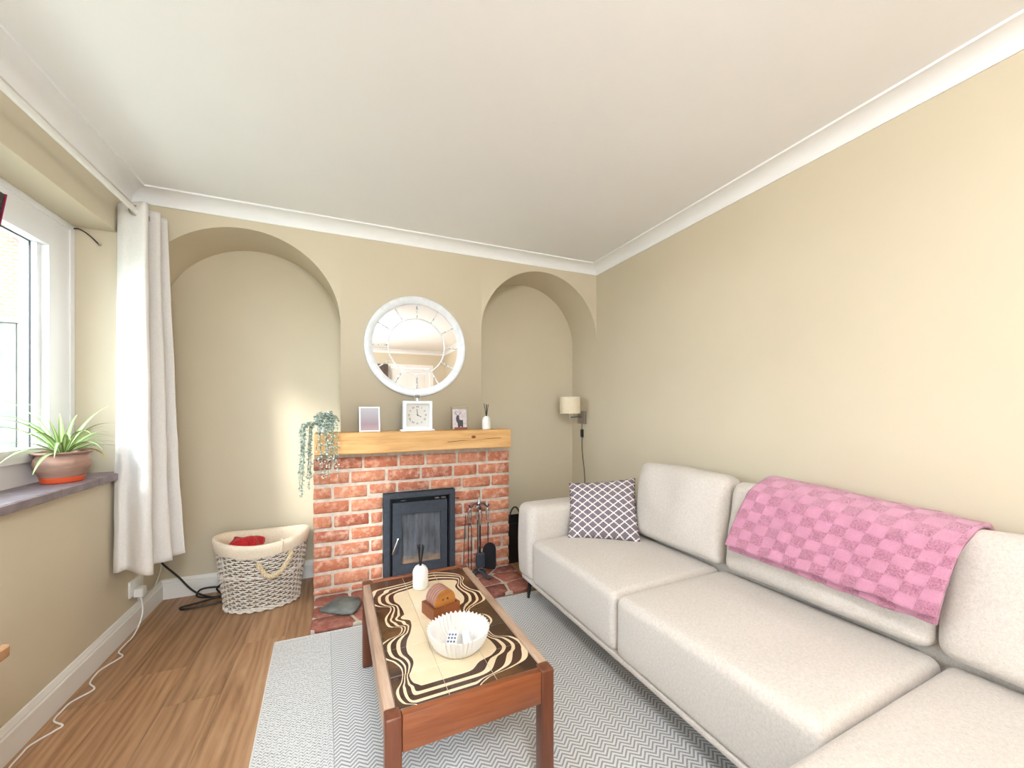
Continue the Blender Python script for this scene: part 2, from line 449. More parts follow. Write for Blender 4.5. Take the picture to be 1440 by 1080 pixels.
for k, wd in enumerate((.236, .252, .248, .25, .25, .25, .25, .25, .25, .24)):
    y0 = max(y - wd, WY0 + .002)
    if y - y0 > .02:
        finish(bbox(fx0 + .001, XL + .024, y0 + .002, y, WZ0 + .0125, .8635, .003, 1), 'tile', m_sill, sill)
        finish(bbox(XL + .0245, XL + .032, y0 + .002, y, WZ0 - .002, .8625, .002, 1), 'edge_tile', m_sill, sill)
    y = y0

# patio door in the rear wall (daylight from behind the camera)
pd = bpy.data.objects.new('door_1', None); COL.objects.link(pd); pd['kind'] = 'structure'
bm = B()
for (x0, x1, z0, z1) in ((PX0, PX0 + .06, 0, PZ1), (PX1 - .06, PX1, 0, PZ1), (PX0 + .06, PX1 - .06, PZ1 - .06, PZ1), (PX0 + .06, PX1 - .06, .001, .05), ((PX0 + PX1) / 2 - .05, (PX0 + PX1) / 2 + .05, .05, PZ1 - .06)):
    box(bm, x0 + .0005, x1 - .0005, YN - .10, YN - .04, z0, z1 - .0005)
finish(bm, 'door_frame', m_upvc, pd, smooth=False)
for (x0, x1) in ((PX0 + .06, (PX0 + PX1) / 2 - .05), ((PX0 + PX1) / 2 + .05, PX1 - .06)):
    bm = B(); box(bm, x0, x1, YN - .073, YN - .067, .05, PZ1 - .06); finish(bm, 'pane', m_glass, pd, smooth=False)
# white panel door, seen in the mirror
dd = bpy.data.objects.new('door_2', None); COL.objects.link(dd); dd['kind'] = 'structure'
bm = B()
for (x0, x1, z0, z1) in ((DX0 - .065, DX0 + .01, .001, 2.06), (DX1 - .01, DX1 + .065, .001, 2.06), (DX0 + .01, DX1 - .01, 1.99, 2.06)):
    box(bm, x0, x1, YN - .001, YN + .02, z0, z1)
finish(bm, 'door_frame', m_gloss, dd, smooth=False)
leaf = finish(bbox(DX0 + .011, DX1 - .011, YN - .06, YN - .02, .006, 1.988, .002, 1), 'door_leaf', m_gloss, dd)
for px0, px1 in ((DX0 + .10, (DX0 + DX1) / 2 - .04), ((DX0 + DX1) / 2 + .04, DX1 - .10)):
    for pz0, pz1 in ((.2, .85), (1.0, 1.85)):
        finish(bbox(px0, px1, YN - .021, YN - .012, pz0, pz1, .006, 2), 'panel', m_gloss, leaf)
bm = B(); tube(bm, [(DX0 + .07, YN - .022, 1.0), (DX0 + .07, YN + .03, 1.0), (DX0 + .18, YN + .03, 1.0)], .008, 8); finish(bm, 'door_handle', m_brushed, leaf)

# ------------------------------------------------------------------ outside the window
bm = B(); box(bm, -40, 40, -40, 60, -.45, -.30)
structure(finish(bm, 'ground', noisy('garden_ground', lin(168, 166, 156), lin(140, 146, 124), 3, 0.9, 0.0), smooth=False))
m_hb = mat('house_brick', (0.5, .3, .2, 1), 0.9); t = NT(m_hb)
bt = t.add('ShaderNodeTexBrick'); t.link(t.mapping(t.coord(), (1, 1, 1), (R(90), 0, 0)), bt.inputs[0])
bt.inputs['Color1'].default_value = lin(150, 104, 84); bt.inputs['Color2'].default_value = lin(166, 120, 98); bt.inputs['Mortar'].default_value = lin(206, 196, 184)
bt.inputs['Scale'].default_value = 4.4; bt.inputs['Mortar Size'].default_value = 0.03
t.link(bt.outputs[0], pn(m_hb).inputs['Base Color'])
house = thing('neighbouring_house', 'red brick gable end of the house beyond the garden fence', 'house', (-7.6, 9.0, -.3))
bm = B(); M = Matrix.Rotation(R(90), 4, 'X')
prism(bm, [(-3.0, 0), (3.0, 0), (3.0, 3.75), (0, 8.4), (-3.0, 3.75)], -6.0, 0.0, M)
finish(bm, 'wall', m_hb, house, smooth=False)
m_roof = noisy('roof_tile', lin(120, 96, 90), lin(96, 80, 78), 6, 0.8, 0.2)
for s in (-1, 1):
    bm = B(); L = math.hypot(3.0, 4.65); a = math.atan2(4.65, 3.0)
    box(bm, -.15, L + .25, -.15, 6.1, .01, .12, Matrix.Translation((0, 0, 8.4)) @ Matrix.Rotation(a if s > 0 else math.pi - a, 4, 'Y') if s > 0 else Matrix.Translation((0, 0, 8.4)) @ Matrix.Scale(-1, 4, (1, 0, 0)) @ Matrix.Rotation(a, 4, 'Y'))
    finish(bm, 'roof', m_roof, house, smooth=False)
fence = thing('garden_fence', 'grey fence of wide boards between concrete posts outside the window', 'fence', (-2.4, 4.7, -.3))
m_fence = noisy('weathered_fence', lin(124, 124, 118), lin(108, 108, 104), 10, 0.9, 0.2, rnd=0.12)
m_conc = noisy('concrete_post', lin(142, 141, 137), lin(130, 130, 126), 30, 0.9, 0.2)
xx = -6.6
while xx < 1.4:
    finish(bbox(xx - .05, xx + .05, -.05, .05, 0, 2.28, .01, 1), 'post', m_conc, fence)
    xb = xx + .052
    for k in range(12):
        finish(bbox(xb, xb + .135, -.012, .012, .05, 2.2, .003, 1), 'board', m_fence, fence); xb += .141
    finish(bbox(xx + .052, xx + 1.74, -.03, .03, 2.2, 2.25, .004, 1), 'capping_rail', m_conc, fence)
    xx += 1.80

# ------------------------------------------------------------------ fireplace
fp = thing('brick_fireplace', 'red brick fireplace surround with pale mortar under the oak beam', 'fireplace', (0, 0, 0))
SX0, SX1, SZ1 = 0.222, 0.697, 0.628
HZ = 0.030
TOPZ = 0.905
bm = B()
by = BY + .007
for (x0, x1, y0, y1, z0, z1) in ((FX0 + .004, A1[1] - .001, by, 2.93, .001, TOPZ), (A2[0] + .001, FX1 - .004, by, 2.93, .001, TOPZ),
        (A1[1] - .001, SX0, by, YF - .001, .001, TOPZ), (SX1, A2[0] + .001, by, YF - .001, .001, TOPZ), (SX0, SX1, by, YF - .001, SZ1, TOPZ)):
    box(bm, x0, x1, y0, y1, z0, z1)
finish(bm, 'mortar_body', m_mortar, fp, smooth=False)
PITCH = .0895; BH = .069
rngb = random.Random(3)
def add_brick(x0, x1, z0, z1):
    d = rngb.uniform(-.003, .003)
    deep = .11 if (x0 < FX0 + .01 or x1 > FX1 - .01) else .018
    bm = B(); box(bm, x0, x1, BY + d, BY + deep, z0, z1)
    for v in bm.verts: v.co += Vector((rngb.uniform(-.0025, .0025), 0, rngb.uniform(-.003, .003)))
    bmesh.ops.recalc_face_normals(bm, faces=bm.faces); bevel(bm, .004, 1)
    finish(bm, 'brick', m_brick, fp, angle=50)
for k in range(10):
    z1 = .868 - PITCH * k; z0 = max(z1 - BH, HZ + .002)
    if z1 - z0 < .02: break
    xs = FX0; first = True
    while xs < FX1 - .02:
        wd = (0.098 if k % 2 == 0 else .198) if first else rngb.choice((.19, .2, .2, .205, .16))
        first = False
        xe = min(xs + wd, FX1)
        if FX1 - xe < .06: xe = FX1
        segs = [(xs, xe)]
        if z0 < SZ1:
            segs = []
            if xs < SX0 - .012: segs.append((xs, min(xe, SX0 - .004)))
            if xe > SX1 + .012: segs.append((max(xs, SX1 + .004), xe))
            if z1 > SZ1 + .02 and min(xe, SX1) - max(xs, SX0) > .02:      # cut course resting on the stove frame
                if xs < SX0 and xe > SX0: segs = [(xs, xe)]
                elif xe > SX1: segs = [(xs, xe)]
                else: segs = [(xs, xe)]
                for a, b in segs: add_brick(a, b, SZ1 + .004, z1)
                segs = []
        for a, b in segs:
            if b - a > .02: add_brick(a, b, z0, z1)
        xs = xe + .017

# hearth of irregular quarry tiles
he = thing('tiled_hearth', 'low hearth of irregular red tiles with pale joints before the fireplace', 'hearth', (0, 0, 0))
HX0, HX1, HY0, HY1 = -.172, 1.125, 2.272, BY - .006
finish(bbox(HX0 + .004, HX1 - .004, HY0 + .004, HY1, .0008, HZ - .006, .002, 1), 'hearth_base', m_mortar, he)
rh = random.Random(11)
cols = [HX0 - .006, .02, .20, .40, .60, .78, .95, HX1 + .004]; rows = [HY0 - .006, 2.40, 2.53, HY1 + .006]
pts = {}
for i, xv in enumerate(cols):
    for j, yv in enumerate(rows):
        jx = 0 if i in (0, len(cols) - 1) else rh.uniform(-.055, .055)
        jy = 0 if j in (0, len(rows) - 1) else rh.uniform(-.035, .035)
        pts[i, j] = Vector((xv + jx, yv + jy, 0))
for i in range(len(cols) - 1):
    for j in range(len(rows) - 1):
        poly = [pts[i, j], pts[i + 1, j], pts[i + 1, j + 1], pts[i, j + 1]]
        c0 = sum(poly, Vector()) / 4
        # cut corners so that the joints wander
        pp = []
        for a in range(4):
            p, nx, pv = poly[a], poly[(a + 1) % 4], poly[a - 1]
            pp.append(p + (pv - p) * .12); pp.append(p + (nx - p) * .12)
        q = []
        for p in pp:
            d = c0 - p; q.append(p + d.normalized() * .010)
        bm = B(); prism(bm, [(p.x, p.y) for p in q], .004, HZ + rh.uniform(-.002, .002))
        bmesh.ops.recalc_face_normals(bm, faces=bm.faces); bevel(bm, .003, 1)
        finish(bm, 'hearth_tile', m_htile, he, angle=50)

# oak beam mantel
MX0, MX1, MY0, MZ0, MZ1 = -.168, 1.076, 2.55, .905, 1.031
bm = B(); vs = []
nx = 40
sect = [(0, 0), (1, 0), (1, 1), (0, 1)]
rings = []
for i in range(nx + 1):
    u = i / nx; xv = MX0 + (MX1 - MX0) * u
    lo = MZ0 + .006 * noise.noise((u * 5, 1.3, 0)) - .006 * (1 - u); hi = MZ1
    fr = MY0 + .004 * noise.noise((u * 6, 4.3, 0))
    bk = 2.698
    rr = .006
    rings.append([bm.verts.new(p) for p in ((xv, fr + rr, lo), (xv, bk, lo), (xv, bk, hi), (xv, fr + rr, hi), (xv, fr, hi - rr), (xv, fr - .002, (hi + lo) / 2), (xv, fr, lo + rr))])
for a, b in zip(rings, rings[1:]):
    for k in range(7): bm.faces.new((a[k], a[(k + 1) % 7], b[(k + 1) % 7], b[k]))
bm.faces.new(rings[0]); bm.faces.new(rings[-1][::-1])
mantel = tag(finish(bm, 'mantel_beam', m_oak, angle=30), 'rough oak beam mantel shelf above the brick fireplace', 'mantel')
bm = B()
for p, s in (((.80, MY0 - .0035, .985), .010),):
    lathe(bm, [(.001, .003), (s * .6, .0025), (s, 0)], 16, (0, 0, 0), 1.6, 1.0)
    bm.transform(Matrix.Translation(p) @ Matrix.Rotation(R(90), 4, 'X'))
finish(bm, 'knot', mat('oak_knot', lin(132, 84, 44), 0.7), mantel)
bm = B(); tube(bm, spline([(.62, MY0 - .001, .955), (.72, MY0 - .001, .962), (.80, MY0 - .001, .957), (.86, MY0 - .001, .968), (1.0, MY0 - .001, .973)], 6), .0018, 5)
finish(bm, 'crack', mat('oak_crack', lin(110, 70, 36), 0.8), mantel)

# inset wood stove
st = thing('wood_stove', 'dark steel inset wood stove with glass door in the brick fireplace', 'stove', ((SX0 + SX1) / 2, BY, 0))
hw = (SX1 - SX0) / 2; zb = HZ + .002; zt = SZ1 - .004
bm = B()
fw_ = .040
for (x0, x1, z0, z1) in ((-hw + .004, -hw + fw_, zb, zt), (hw - fw_, hw - .004, zb, zt), (-hw + fw_, hw - fw_, zt - fw_ * .8, zt), (-hw + fw_, hw - fw_, zb, zb + .03)):
    box(bm, x0, x1, -.032, .03, z0, z1)
finish(bm, 'outer_frame', m_steel, st, smooth=False)
bm = B(); ix = hw - fw_ - .001
for (x0, x1, y0, y1, z0, z1) in ((-ix, ix, .03, .036, zb, zt - .03), (-ix, -ix + .006, -.02, .036, zb + .03, zt - .033), (ix - .006, ix, -.02, .036, zb + .03, zt - .033), (-ix, ix, -.02, .036, zt - .038, zt - .0325)):
    box(bm, x0, x1, y0, y1, z0, z1)
finish(bm, 'firebox', m_dark, st, smooth=False)
dx = ix - .017; dz0, dz1 = zb + .035, zt - .062
door = None
bm = B(); gx0, gx1, gz0, gz1 = -dx + .052, dx - .042, dz0 + .085, dz1 - .075
for (x0, x1, z0, z1) in ((-dx, gx0, dz0, dz1), (gx1, dx, dz0, dz1), (gx0, gx1, dz0, gz0), (gx0, gx1, gz1, dz1)):
    box(bm, x0, x1, -.028, -.004, z0, z1)
bmesh.ops.remove_doubles(bm, verts=bm.verts, dist=1e-5)
door = finish(bm, 'stove_door', m_steel, st, smooth=False)
bm = B()
for (x0, x1, z0, z1) in ((gx0 - .004, gx0 + .004, gz0 - .004, gz1 + .004), (gx1 - .004, gx1 + .004, gz0 - .004, gz1 + .004), (gx0 + .004, gx1 - .004, gz0 - .004, gz0 + .004), (gx0 + .004, gx1 - .004, gz1 - .004, gz1 + .004)):
    box(bm, x0, x1, -.030, -.014, z0, z1)
finish(bm, 'glazing_bead', m_steel, door, smooth=False)
m_sg = mat('streaked_stove_glass', lin(70, 66, 66), 0.12, spec=0.6); t = NT(m_sg); co = t.coord()  # grey-blue streaks, tan towards the bottom
nf = t.noise(t.mapping(co, (9, 1, 1.5)), 3, 4, 0.6); sep = t.add('ShaderNodeSeparateXYZ'); t.link(co, sep.inputs[0])
ed = t.noise(t.mapping(co, (3, 1, 10)), 5, 3, 0.6)
low = t.ramp(t.math('MULTIPLY_ADD', ed, .10, t.math('SUBTRACT', sep.outputs[2], .05)), [(.16, 1.0), (.21, 0.0)])
c = t.ramp(nf, [(0.3, lin(58, 60, 66)), (0.7, lin(100, 104, 112))]); c = t.mix(t.math('MULTIPLY', low, .7), c, lin(150, 120, 90))
t.link(c, pn(m_sg).inputs['Base Color'])
bm = B(); box(bm, gx0 + .001, gx1 - .001, -.016, -.010, gz0 + .001, gz1 - .001); finish(bm, 'door_glass', m_sg, door, smooth=False)
bm = B(); tube(bm, [(-dx + .030, -.028, .335), (-dx + .030, -.052, .335), (-dx + .026, -.056, .325), (-dx - .005, -.062, .245)], [.006, .006, .005, .0045], 8); finish(bm, 'door_handle', m_chrome, door)
for s in (-.62, .62, .86):
    bm = B(); box(bm, s * dx - .016, s * dx + .016, -.026, -.006, dz1 + .006, dz1 + .018); bevel(bm, .003, 1); finish(bm, 'air_slider', m_brushed if s > 0 else m_steel, st)
bm = B(); tube(bm, [(hw + .004, .004, .555), (hw + .030, -.012, .555)], .003, 6); finish(bm, 'damper_rod', m_dark, st)

# ------------------------------------------------------------------ mirror
mi = thing('round_mirror', 'round white framed mirror with twelve spokes above the mantel', 'mirror', (.445, YF - .002, 1.597))
MR = Matrix.Rotation(R(90), 4, 'X')
RO_ = .337
bm = B(); lathe(bm, [(.286, .0), (.286, .014), (.289, .018), (.294, .019), (.297, .023), (.312, .028), (.326, .029), (.328, .025), (.333, .024), (RO_, .019), (RO_, 0)], 96); bm.transform(MR)
finish(bm, 'mirror_frame', m_whitepaint, mi, angle=40)
bm = B(); rg = lathe(bm, [(.001, .006), (.2865, .006), (.2865, .001)], 64); bm.transform(MR); finish(bm, 'mirror_glass', m_mirror, mi, smooth=False)
bm = B(); lathe(bm, [(.184, .0065), (.184, .012), (.188, .014), (.192, .012), (.192, .0065)], 72); bm.transform(MR); finish(bm, 'inner_ring', m_whitepaint, mi)
m_dist = noisy('chipped_white_paint', lin(228, 230, 234), lin(150, 146, 146), 60, 0.6, 0.2, 0.001, lo=.5, hi=.62)
for k in range(12):
    bm = B(); box(bm, .192, .286, -.004, .004, .0065, .0125); bevel(bm, .0015, 1)
    bm.transform(MR @ Matrix.Rotation(R(30 * k), 4, 'Z')); finish(bm, 'spoke', m_dist, mi)

# ------------------------------------------------------------------ things on the mantel
pf = thing('photo_frame', 'small white portrait photo frame on the oak mantel beside the clock', 'photo frame', (.140, 2.615, MZ1 + .0005)); pf.rotation_euler = (R(-6), 0, R(6))
W_, H_ = .062, .158
bm = B()
for (x0, x1, z0, z1) in ((-W_, -W_ + .008, 0, H_), (W_ - .008, W_, 0, H_), (-W_ + .008, W_ - .008, 0, .008), (-W_ + .008, W_ - .008, H_ - .008, H_)): box(bm, x0, x1, -.007, .007, z0, z1)
finish(bm, 'frame', m_whitepaint, pf, smooth=False)
m_blur = mat('blurred_photo_print', lin(150, 140, 146), 0.4); t = NT(m_blur); sp = t.add('ShaderNodeSeparateXYZ'); t.link(t.coord(), sp.inputs[0])
f = t.math('DIVIDE', sp.outputs[2], .158)
t.link(t.ramp(f, [(0.08, lin(176, 150, 152)), (0.3, lin(158, 138, 146)), (.65, lin(170, 164, 172)), (.95, lin(182, 180, 186))]), pn(m_blur).inputs['Base Color'])
bm = B(); box(bm, -W_ + .008, W_ - .008, -.003, .004, .008, H_ - .008); finish(bm, 'photo', m_blur, pf, smooth=False)
bm = B(); box(bm, -.02, .02, .007, .010, .002, .11, Matrix.Translation((0, .003, 0)) @ Matrix.Rotation(R(-12), 4, 'X')); finish(bm, 'easel_back', m_dark, pf, smooth=False)

ck = thing('mantel_clock', 'square white mantel clock with roman dial and ring handle', 'clock', (.434, 2.612, MZ1 + .0005))
finish(bbox(-.108, .108, -.04, .04, 0, .011, .002, 2), 'clock_base', m_whitepaint, ck)
bm = B(); S = .0925
for (x0, x1, z0, z1) in ((-S, -S + .018, .011, .011 + 2 * S), (S - .018, S, .011, .011 + 2 * S), (-S + .018, S - .018, .011, .029), (-S + .018, S - .018, .011 + 2 * S - .018, .011 + 2 * S)): box(bm, x0, x1, -.032, .030, z0, z1)
finish(bm, 'case', m_whitepaint, ck, smooth=False)
bm = B(); box(bm, -S + .018, S - .018, -.006, .002, .029, .011 + 2 * S - .018); finish(bm, 'dial', mat('dial_paper', lin(232, 226, 220), 0.6), ck, smooth=False)
bm = B(); box(bm, -S + .018, S - .018, -.026, -.0245, .029, .011 + 2 * S - .018); finish(bm, 'clock_glass', m_clear, ck, smooth=False)
zc = .011 + S
m_ink = mat('dial_ink', lin(58, 54, 58), 0.6)
def text_mesh(s, size, M, name, material, parent, ext=.0003):
    cu = bpy.data.curves.new('txt', 'FONT'); cu.body = s; cu.size = size; cu.align_x = 'CENTER'; cu.align_y = 'CENTER'; cu.extrude = ext
    to = bpy.data.objects.new('txt', cu); COL.objects.link(to); bpy.context.view_layer.update()
    me = bpy.data.meshes.new_from_object(to.evaluated_get(bpy.context.evaluated_depsgraph_get()))
    bpy.data.objects.remove(to, do_unlink=True); bpy.data.curves.remove(cu)
    me.transform(M); me.materials.clear(); me.materials.append(material); me.name = name
    o = bpy.data.objects.new(name, me); COL.objects.link(o); o.parent = parent; return o
for k, s in enumerate(('XII', 'I', 'II', 'III', 'IIII', 'V', 'VI', 'VII', 'VIII', 'IX', 'X', 'XI')):
    a = R(30 * k)
    M = Matrix.Translation((.054 * math.sin(a), -.0066, zc + .054 * math.cos(a))) @ Matrix.Rotation(-0, 4, 'Y') @ Matrix.Rotation(R(90), 4, 'X') @ Matrix.Rotation(-a, 4, 'Z')
    text_mesh(s, .017, M, 'numeral', m_ink, ck)
for nm, a, L in (('minute_hand', R(-6), .040), ('hour_hand', R(118), .028)):
    bm = B(); prism(bm, [(-.0022, -.006), (.0022, -.006), (.0016, L), (-.0016, L)], -.001, .001)
    bm.transform(Matrix.Translation((0, -.010, zc)) @ Matrix.Rotation(R(90), 4, 'X') @ Matrix.Rotation(-a, 4, 'Z')); finish(bm, nm, m_ink, ck, smooth=False)
bm = B(); lathe(bm, [(.001, .020), (.006, .018), (.007, .012), (.004, .006), (.010, .002), (.011, 0)], 16, (0, 0, .0115 + 2 * S - .0005)); finish(bm, 'finial', m_whitepaint, ck)
bm = B(); tube(bm, [(.021 * math.cos(a), 0, .0115 + 2 * S + .022 + .017 * math.sin(a)) for a in [2 * math.pi * i / 28 for i in range(28)]], .0028, 8, closed=True); finish(bm, 'ring_handle', m_chrome, ck)

gp = thing('stag_photo_frame', 'clear glass frame with a stag print on the oak mantel', 'photo frame', (.722, 2.610, MZ1 + .0005)); gp.rotation_euler = (R(-5), 0, 0)
bm = B(); box(bm, -.064, .064, -.004, -.001, .0, .158); finish(bm, 'front_glass', m_clear, gp, smooth=False)
bm = B(); box(bm, -.060, .060, -.006, .004, .157, .162); finish(bm, 'top_edge', mat('grey_glass_edge', lin(176, 168, 156), 0.3), gp, smooth=False)
bm = B(); box(bm, -.050, .050, .0, .0015, .008, .142); finish(bm, 'print_paper', noisy('stag_print_paper', lin(226, 214, 216), lin(196, 184, 190), 60, 0.6, 0), gp, smooth=False)
bm = B(); box(bm, -.038, .052, -.0006, .0, .004, .018); finish(bm, 'print_ground', mat('print_russet', lin(150, 76, 62), 0.6), gp, smooth=False)
m_stag = mat('print_stag', lin(66, 64, 76), 0.6)
bm = B()
stag = [(-.012, .018), (-.016, .045), (-.024, .060), (-.026, .082), (-.022, .094), (-.017, .101), (-.008, .101), (-.003, .093), (-.004, .082), (.000, .068), (.022, .067), (.024, .050), (.023, .018), (.016, .018), (.014, .034), (.006, .026), (.000, .018)]
a = [bm.verts.new((px, -.0008, pz)) for px, pz in stag]; bm.faces.new(a)
for s in (-1, 1):
    bx = -.012 + s * .007
    for pts_ in ([(bx, .100), (bx + s * .010, .116), (bx + s * .006, .132)], [(bx + s * .006, .110), (bx + s * .016, .112)], [(bx + s * .010, .118), (bx + s * .017, .126)]):
        tube(bm, [(p[0], -.0009, p[1]) for p in pts_], .0011, 4)
bmesh.ops.triangulate(bm, faces=[f for f in bm.faces if len(f.verts) > 4]); finish(bm, 'print_stag', m_stag, gp, smooth=False)
for s in (-1, 1):
    bm = B(); tube(bm, [(s * .066, -.006, .001), (s * .062, -.003, .04)], .002, 6); finish(bm, 'stand_leg', m_clear, gp)

def reeds(parent, z, L, n, spread, r=.0016, seed=1):
    rr = random.Random(seed)
    for k in range(n):
        a = 2 * math.pi * k / n + rr.uniform(-.4, .4); s = spread * rr.uniform(.5, 1)
        bm = B(); tube(bm, [(0.002 * math.cos(a + 2), .002 * math.sin(a + 2), z - .02), (s * math.cos(a), s * math.sin(a), z + L * rr.uniform(.85, 1.05))], r, 6)
        finish(bm, 'reed', m_black, parent)
df = thing('reed_diffuser', 'smooth white reed diffuser bottle at the end of the oak mantel', 'diffuser', (.916, 2.615, MZ1 + .0005))
bm = B(); rg = lathe(bm, [(.001, 0), (.027, 0), (.0295, .003), (.030, .055), (.027, .074), (.018, .088), (.009, .093), (.007, .093), (.007, .085), (.001, .085)], 32); finish(bm, 'bottle', m_whitecer, df)
reeds(df, .09, .092, 4, .024, .0022, seed=4)

# trailing plant in a white pot
tp = thing('trailing_plant', 'trailing grey green plant in a white pot at the end of the mantel', 'plant', (-.110, 2.622, MZ1 + .0005))
bm = B(); lathe(bm, [(.001, 0), (.034, 0), (.040, .004), (.046, .056), (.044, .060), (.040, .058), (.038, .050), (.001, .050)], 28); finish(bm, 'pot', m_whitecer, tp)
m_leafg = mat('grey_green_leaf', lin(150, 170, 150), 0.6); t = NT(m_leafg)
t.link(t.ramp(t.noise(t.coord(), 90, 2), [(0.35, lin(104, 128, 114)), (0.47, lin(168, 186, 170)), (0.6, lin(220, 226, 218))]), pn(m_leafg).inputs['Base Color'])
rp = random.Random(5); bl = B(); bs = B()
def leafq(bm, p, d, s):
    d = d.normalized(); n = Vector((rp.uniform(-1, 1), rp.uniform(-1, 1), rp.uniform(-.4, 1))).normalized(); sd_ = d.cross(n)
    if sd_.length < 1e-3: return
    sd_.normalize(); up = sd_.cross(d)
    vs = [bm.verts.new(p), bm.verts.new(p + d * s * .5 + sd_ * s * .42 + up * s * .12), bm.verts.new(p + d * s), bm.verts.new(p + d * s * .5 - sd_ * s * .42 + up * s * .12)]
    bm.faces.new(vs)
def strand(start, mid, end, nl, s=.0135):
    path = spline([start, mid, (Vector(mid) + Vector(end)) / 2 + Vector((rp.uniform(-.008, .008), rp.uniform(-.006, .002), 0)), end], 8)
    tube(bs, path, .0009, 4)
    for k in range(nl):
        u = (k + rp.random()) / nl * (len(path) - 1); i = int(u); q = path[i].lerp(path[min(i + 1, len(path) - 1)], u - i)
        leafq(bl, q, Vector((rp.uniform(-1, 1), rp.uniform(-1, .5), rp.uniform(-.7, .6))), s * rp.uniform(.7, 1.25))
for k in range(26):      # bushy head
    a = rp.uniform(0, 2 * math.pi); r_ = rp.uniform(.015, .068)
    strand((.02 * math.cos(a), .02 * math.sin(a), .05), (r_ * .7 * math.cos(a), r_ * .6 * math.sin(a), .10 + rp.uniform(-.01, .025)), (r_ * 1.3 * math.cos(a), r_ * .8 * math.sin(a), .085 + rp.uniform(-.03, .02)), 17, .016)
for k in range(11):       # strands over the front of the beam
    xs = -.040 + .010 * k + rp.uniform(-.005, .005); dz = rp.choice((.12, .16, .2, .1, .26))
    strand((xs * .5, -.03, .055), (xs, -.085, .04), (xs + rp.uniform(-.01, .01), -.088, .0 - dz), int(dz * 190) + 10)
for k in range(19):      # strands over the end of the beam
    ys = rp.uniform(-.075, .05); xo = -.072 - rp.uniform(.0, .06); dz = rp.choice((.12, .2, .27, .33, .24, .36))
    strand((-.03, ys * .4, .055), (xo * .95, ys, .045), (xo - rp.uniform(.0, .015), ys - .01, .0 - dz), int(dz * 170) + 12)
finish(bs, 'stem', mat('plant_stem', lin(120, 136, 104), 0.7), tp, kind='stuff')
finish(bl, 'foliage', m_leafg, tp, smooth=False, kind='stuff', recalc=False)

# ------------------------------------------------------------------ hearth things
bm = B(); sl = [(-.137, 2.445), (-.02, 2.36), (.035, 2.345), (.062, 2.38), (.082, 2.44), (.075, 2.52), (.02, 2.545), (-.03, 2.57), (-.075, 2.53)]
zz = [HZ + .003] * 9
prism(bm, sl, HZ + .003, HZ + .022); bmesh.ops.recalc_face_normals(bm, faces=bm.faces); bevel(bm, .004, 1)
bmesh.ops.triangulate(bm, faces=[f for f in bm.faces if len(f.verts) > 4])
tag(finish(bm, 'slate_piece', m_slate, angle=50), 'loose grey slate slab lying on the tiled hearth', 'slate')

fs = thing('fireside_stand', 'black and chrome fireside tool stand on the tiled hearth', 'tool stand', (.838, 2.545, HZ + .002))
bm = B()
for a in (R(-62), R(118), R(28), R(208)):
    L = .10 if a in (R(-62),) else .06
    tube(bm, spline([(0, 0, .030), (.4 * L * math.cos(a), .4 * L * math.sin(a), .034), (L * math.cos(a), L * math.sin(a), .010)], 5), .010, 8)
finish(bm, 'foot', m_steel, fs)
bm = B(); tube(bm, [(0, 0, .03), (0, 0, .50)], .006, 10); finish(bm, 'pole', m_chrome, fs)
bm = B(); lathe(bm, [(.001, .545), (.005, .54), (.006, .52), (.010, .505), (.012, .495), (.001, .49)], 14); finish(bm, 'finial', m_chrome, fs)
for k in range(4):
    a = R(-10 + 90 * k)
    bm = B(); tube(bm, spline([(0, 0, .49), (.03 * math.cos(a), .03 * math.sin(a), .497), (.056 * math.cos(a), .056 * math.sin(a), .474), (.070 * math.cos(a), .070 * math.sin(a), .490)], 5), .006, 8); finish(bm, 'hook', m_steel, fs)
bm = B(); tube(bm, [(0.028 * math.cos(i * math.pi / 8), .028 * math.sin(i * math.pi / 8), .115) for i in range(16)], .004, 6, closed=True); finish(bm, 'guard_ring', m_chrome, fs)
def tool(name, label, ox, oy):
    o = thing(name, label, 'fire tool', (.838 + ox, 2.545 + oy, HZ + .03), group='fireside tools')
    bm = B(); tube(bm, spline([(0, 0, .34), (-.010, 0, .375), (-.011, 0, .41), (0, 0, .438), (.011, 0, .41), (.010, 0, .375)], 4, True), .0045, 8, closed=True); finish(bm, 'handle', m_chrome, o)
    return o
ca = lambda k, r=.062: (r * math.cos(R(-10 + 90 * k)), r * math.sin(R(-10 + 90 * k)))
o = tool('fire_shovel', 'black fire shovel hanging from the fireside stand', ca(0)[0] + .0, ca(0)[1])
bm = B(); tube(bm, [(0, 0, .345), (0, 0, .21), (.002, -.004, .19)], .0035, 8); finish(bm, 'shaft', m_dark, o)
bm = B(); pr = [(-.046, .02), (.040, .0), (.052, .02), (.050, .12)] + [(.002 + .048 * math.cos(R(a)), .135 + .055 * math.sin(R(a))) for a in range(0, 181, 20)] + [(-.048, .12)]
prism(bm, pr, -.002, .002, Matrix.Translation((0.004, -.010, .012)) @ Matrix.Rotation(R(90), 4, 'X')); bmesh.ops.triangulate(bm, faces=[f for f in bm.faces if len(f.verts) > 4]); finish(bm, 'blade', m_dark, o, smooth=False)
o = tool('hearth_brush', 'hearth brush with dark block hanging from the fireside stand', ca(3)[0], ca(3)[1])
bm = B(); tube(bm, [(0, 0, .345), (0, 0, .15)], .0045, 8); finish(bm, 'shaft', m_dark, o)
bm = B(); softbox(bm, (0, 0, .105), (.030, .016, .048), .008, (3, 2, 3)); finish(bm, 'brush_head', m_steel, o)
o = tool('fire_tongs', 'slim black fire tongs hanging from the fireside stand', ca(2)[0], ca(2)[1])
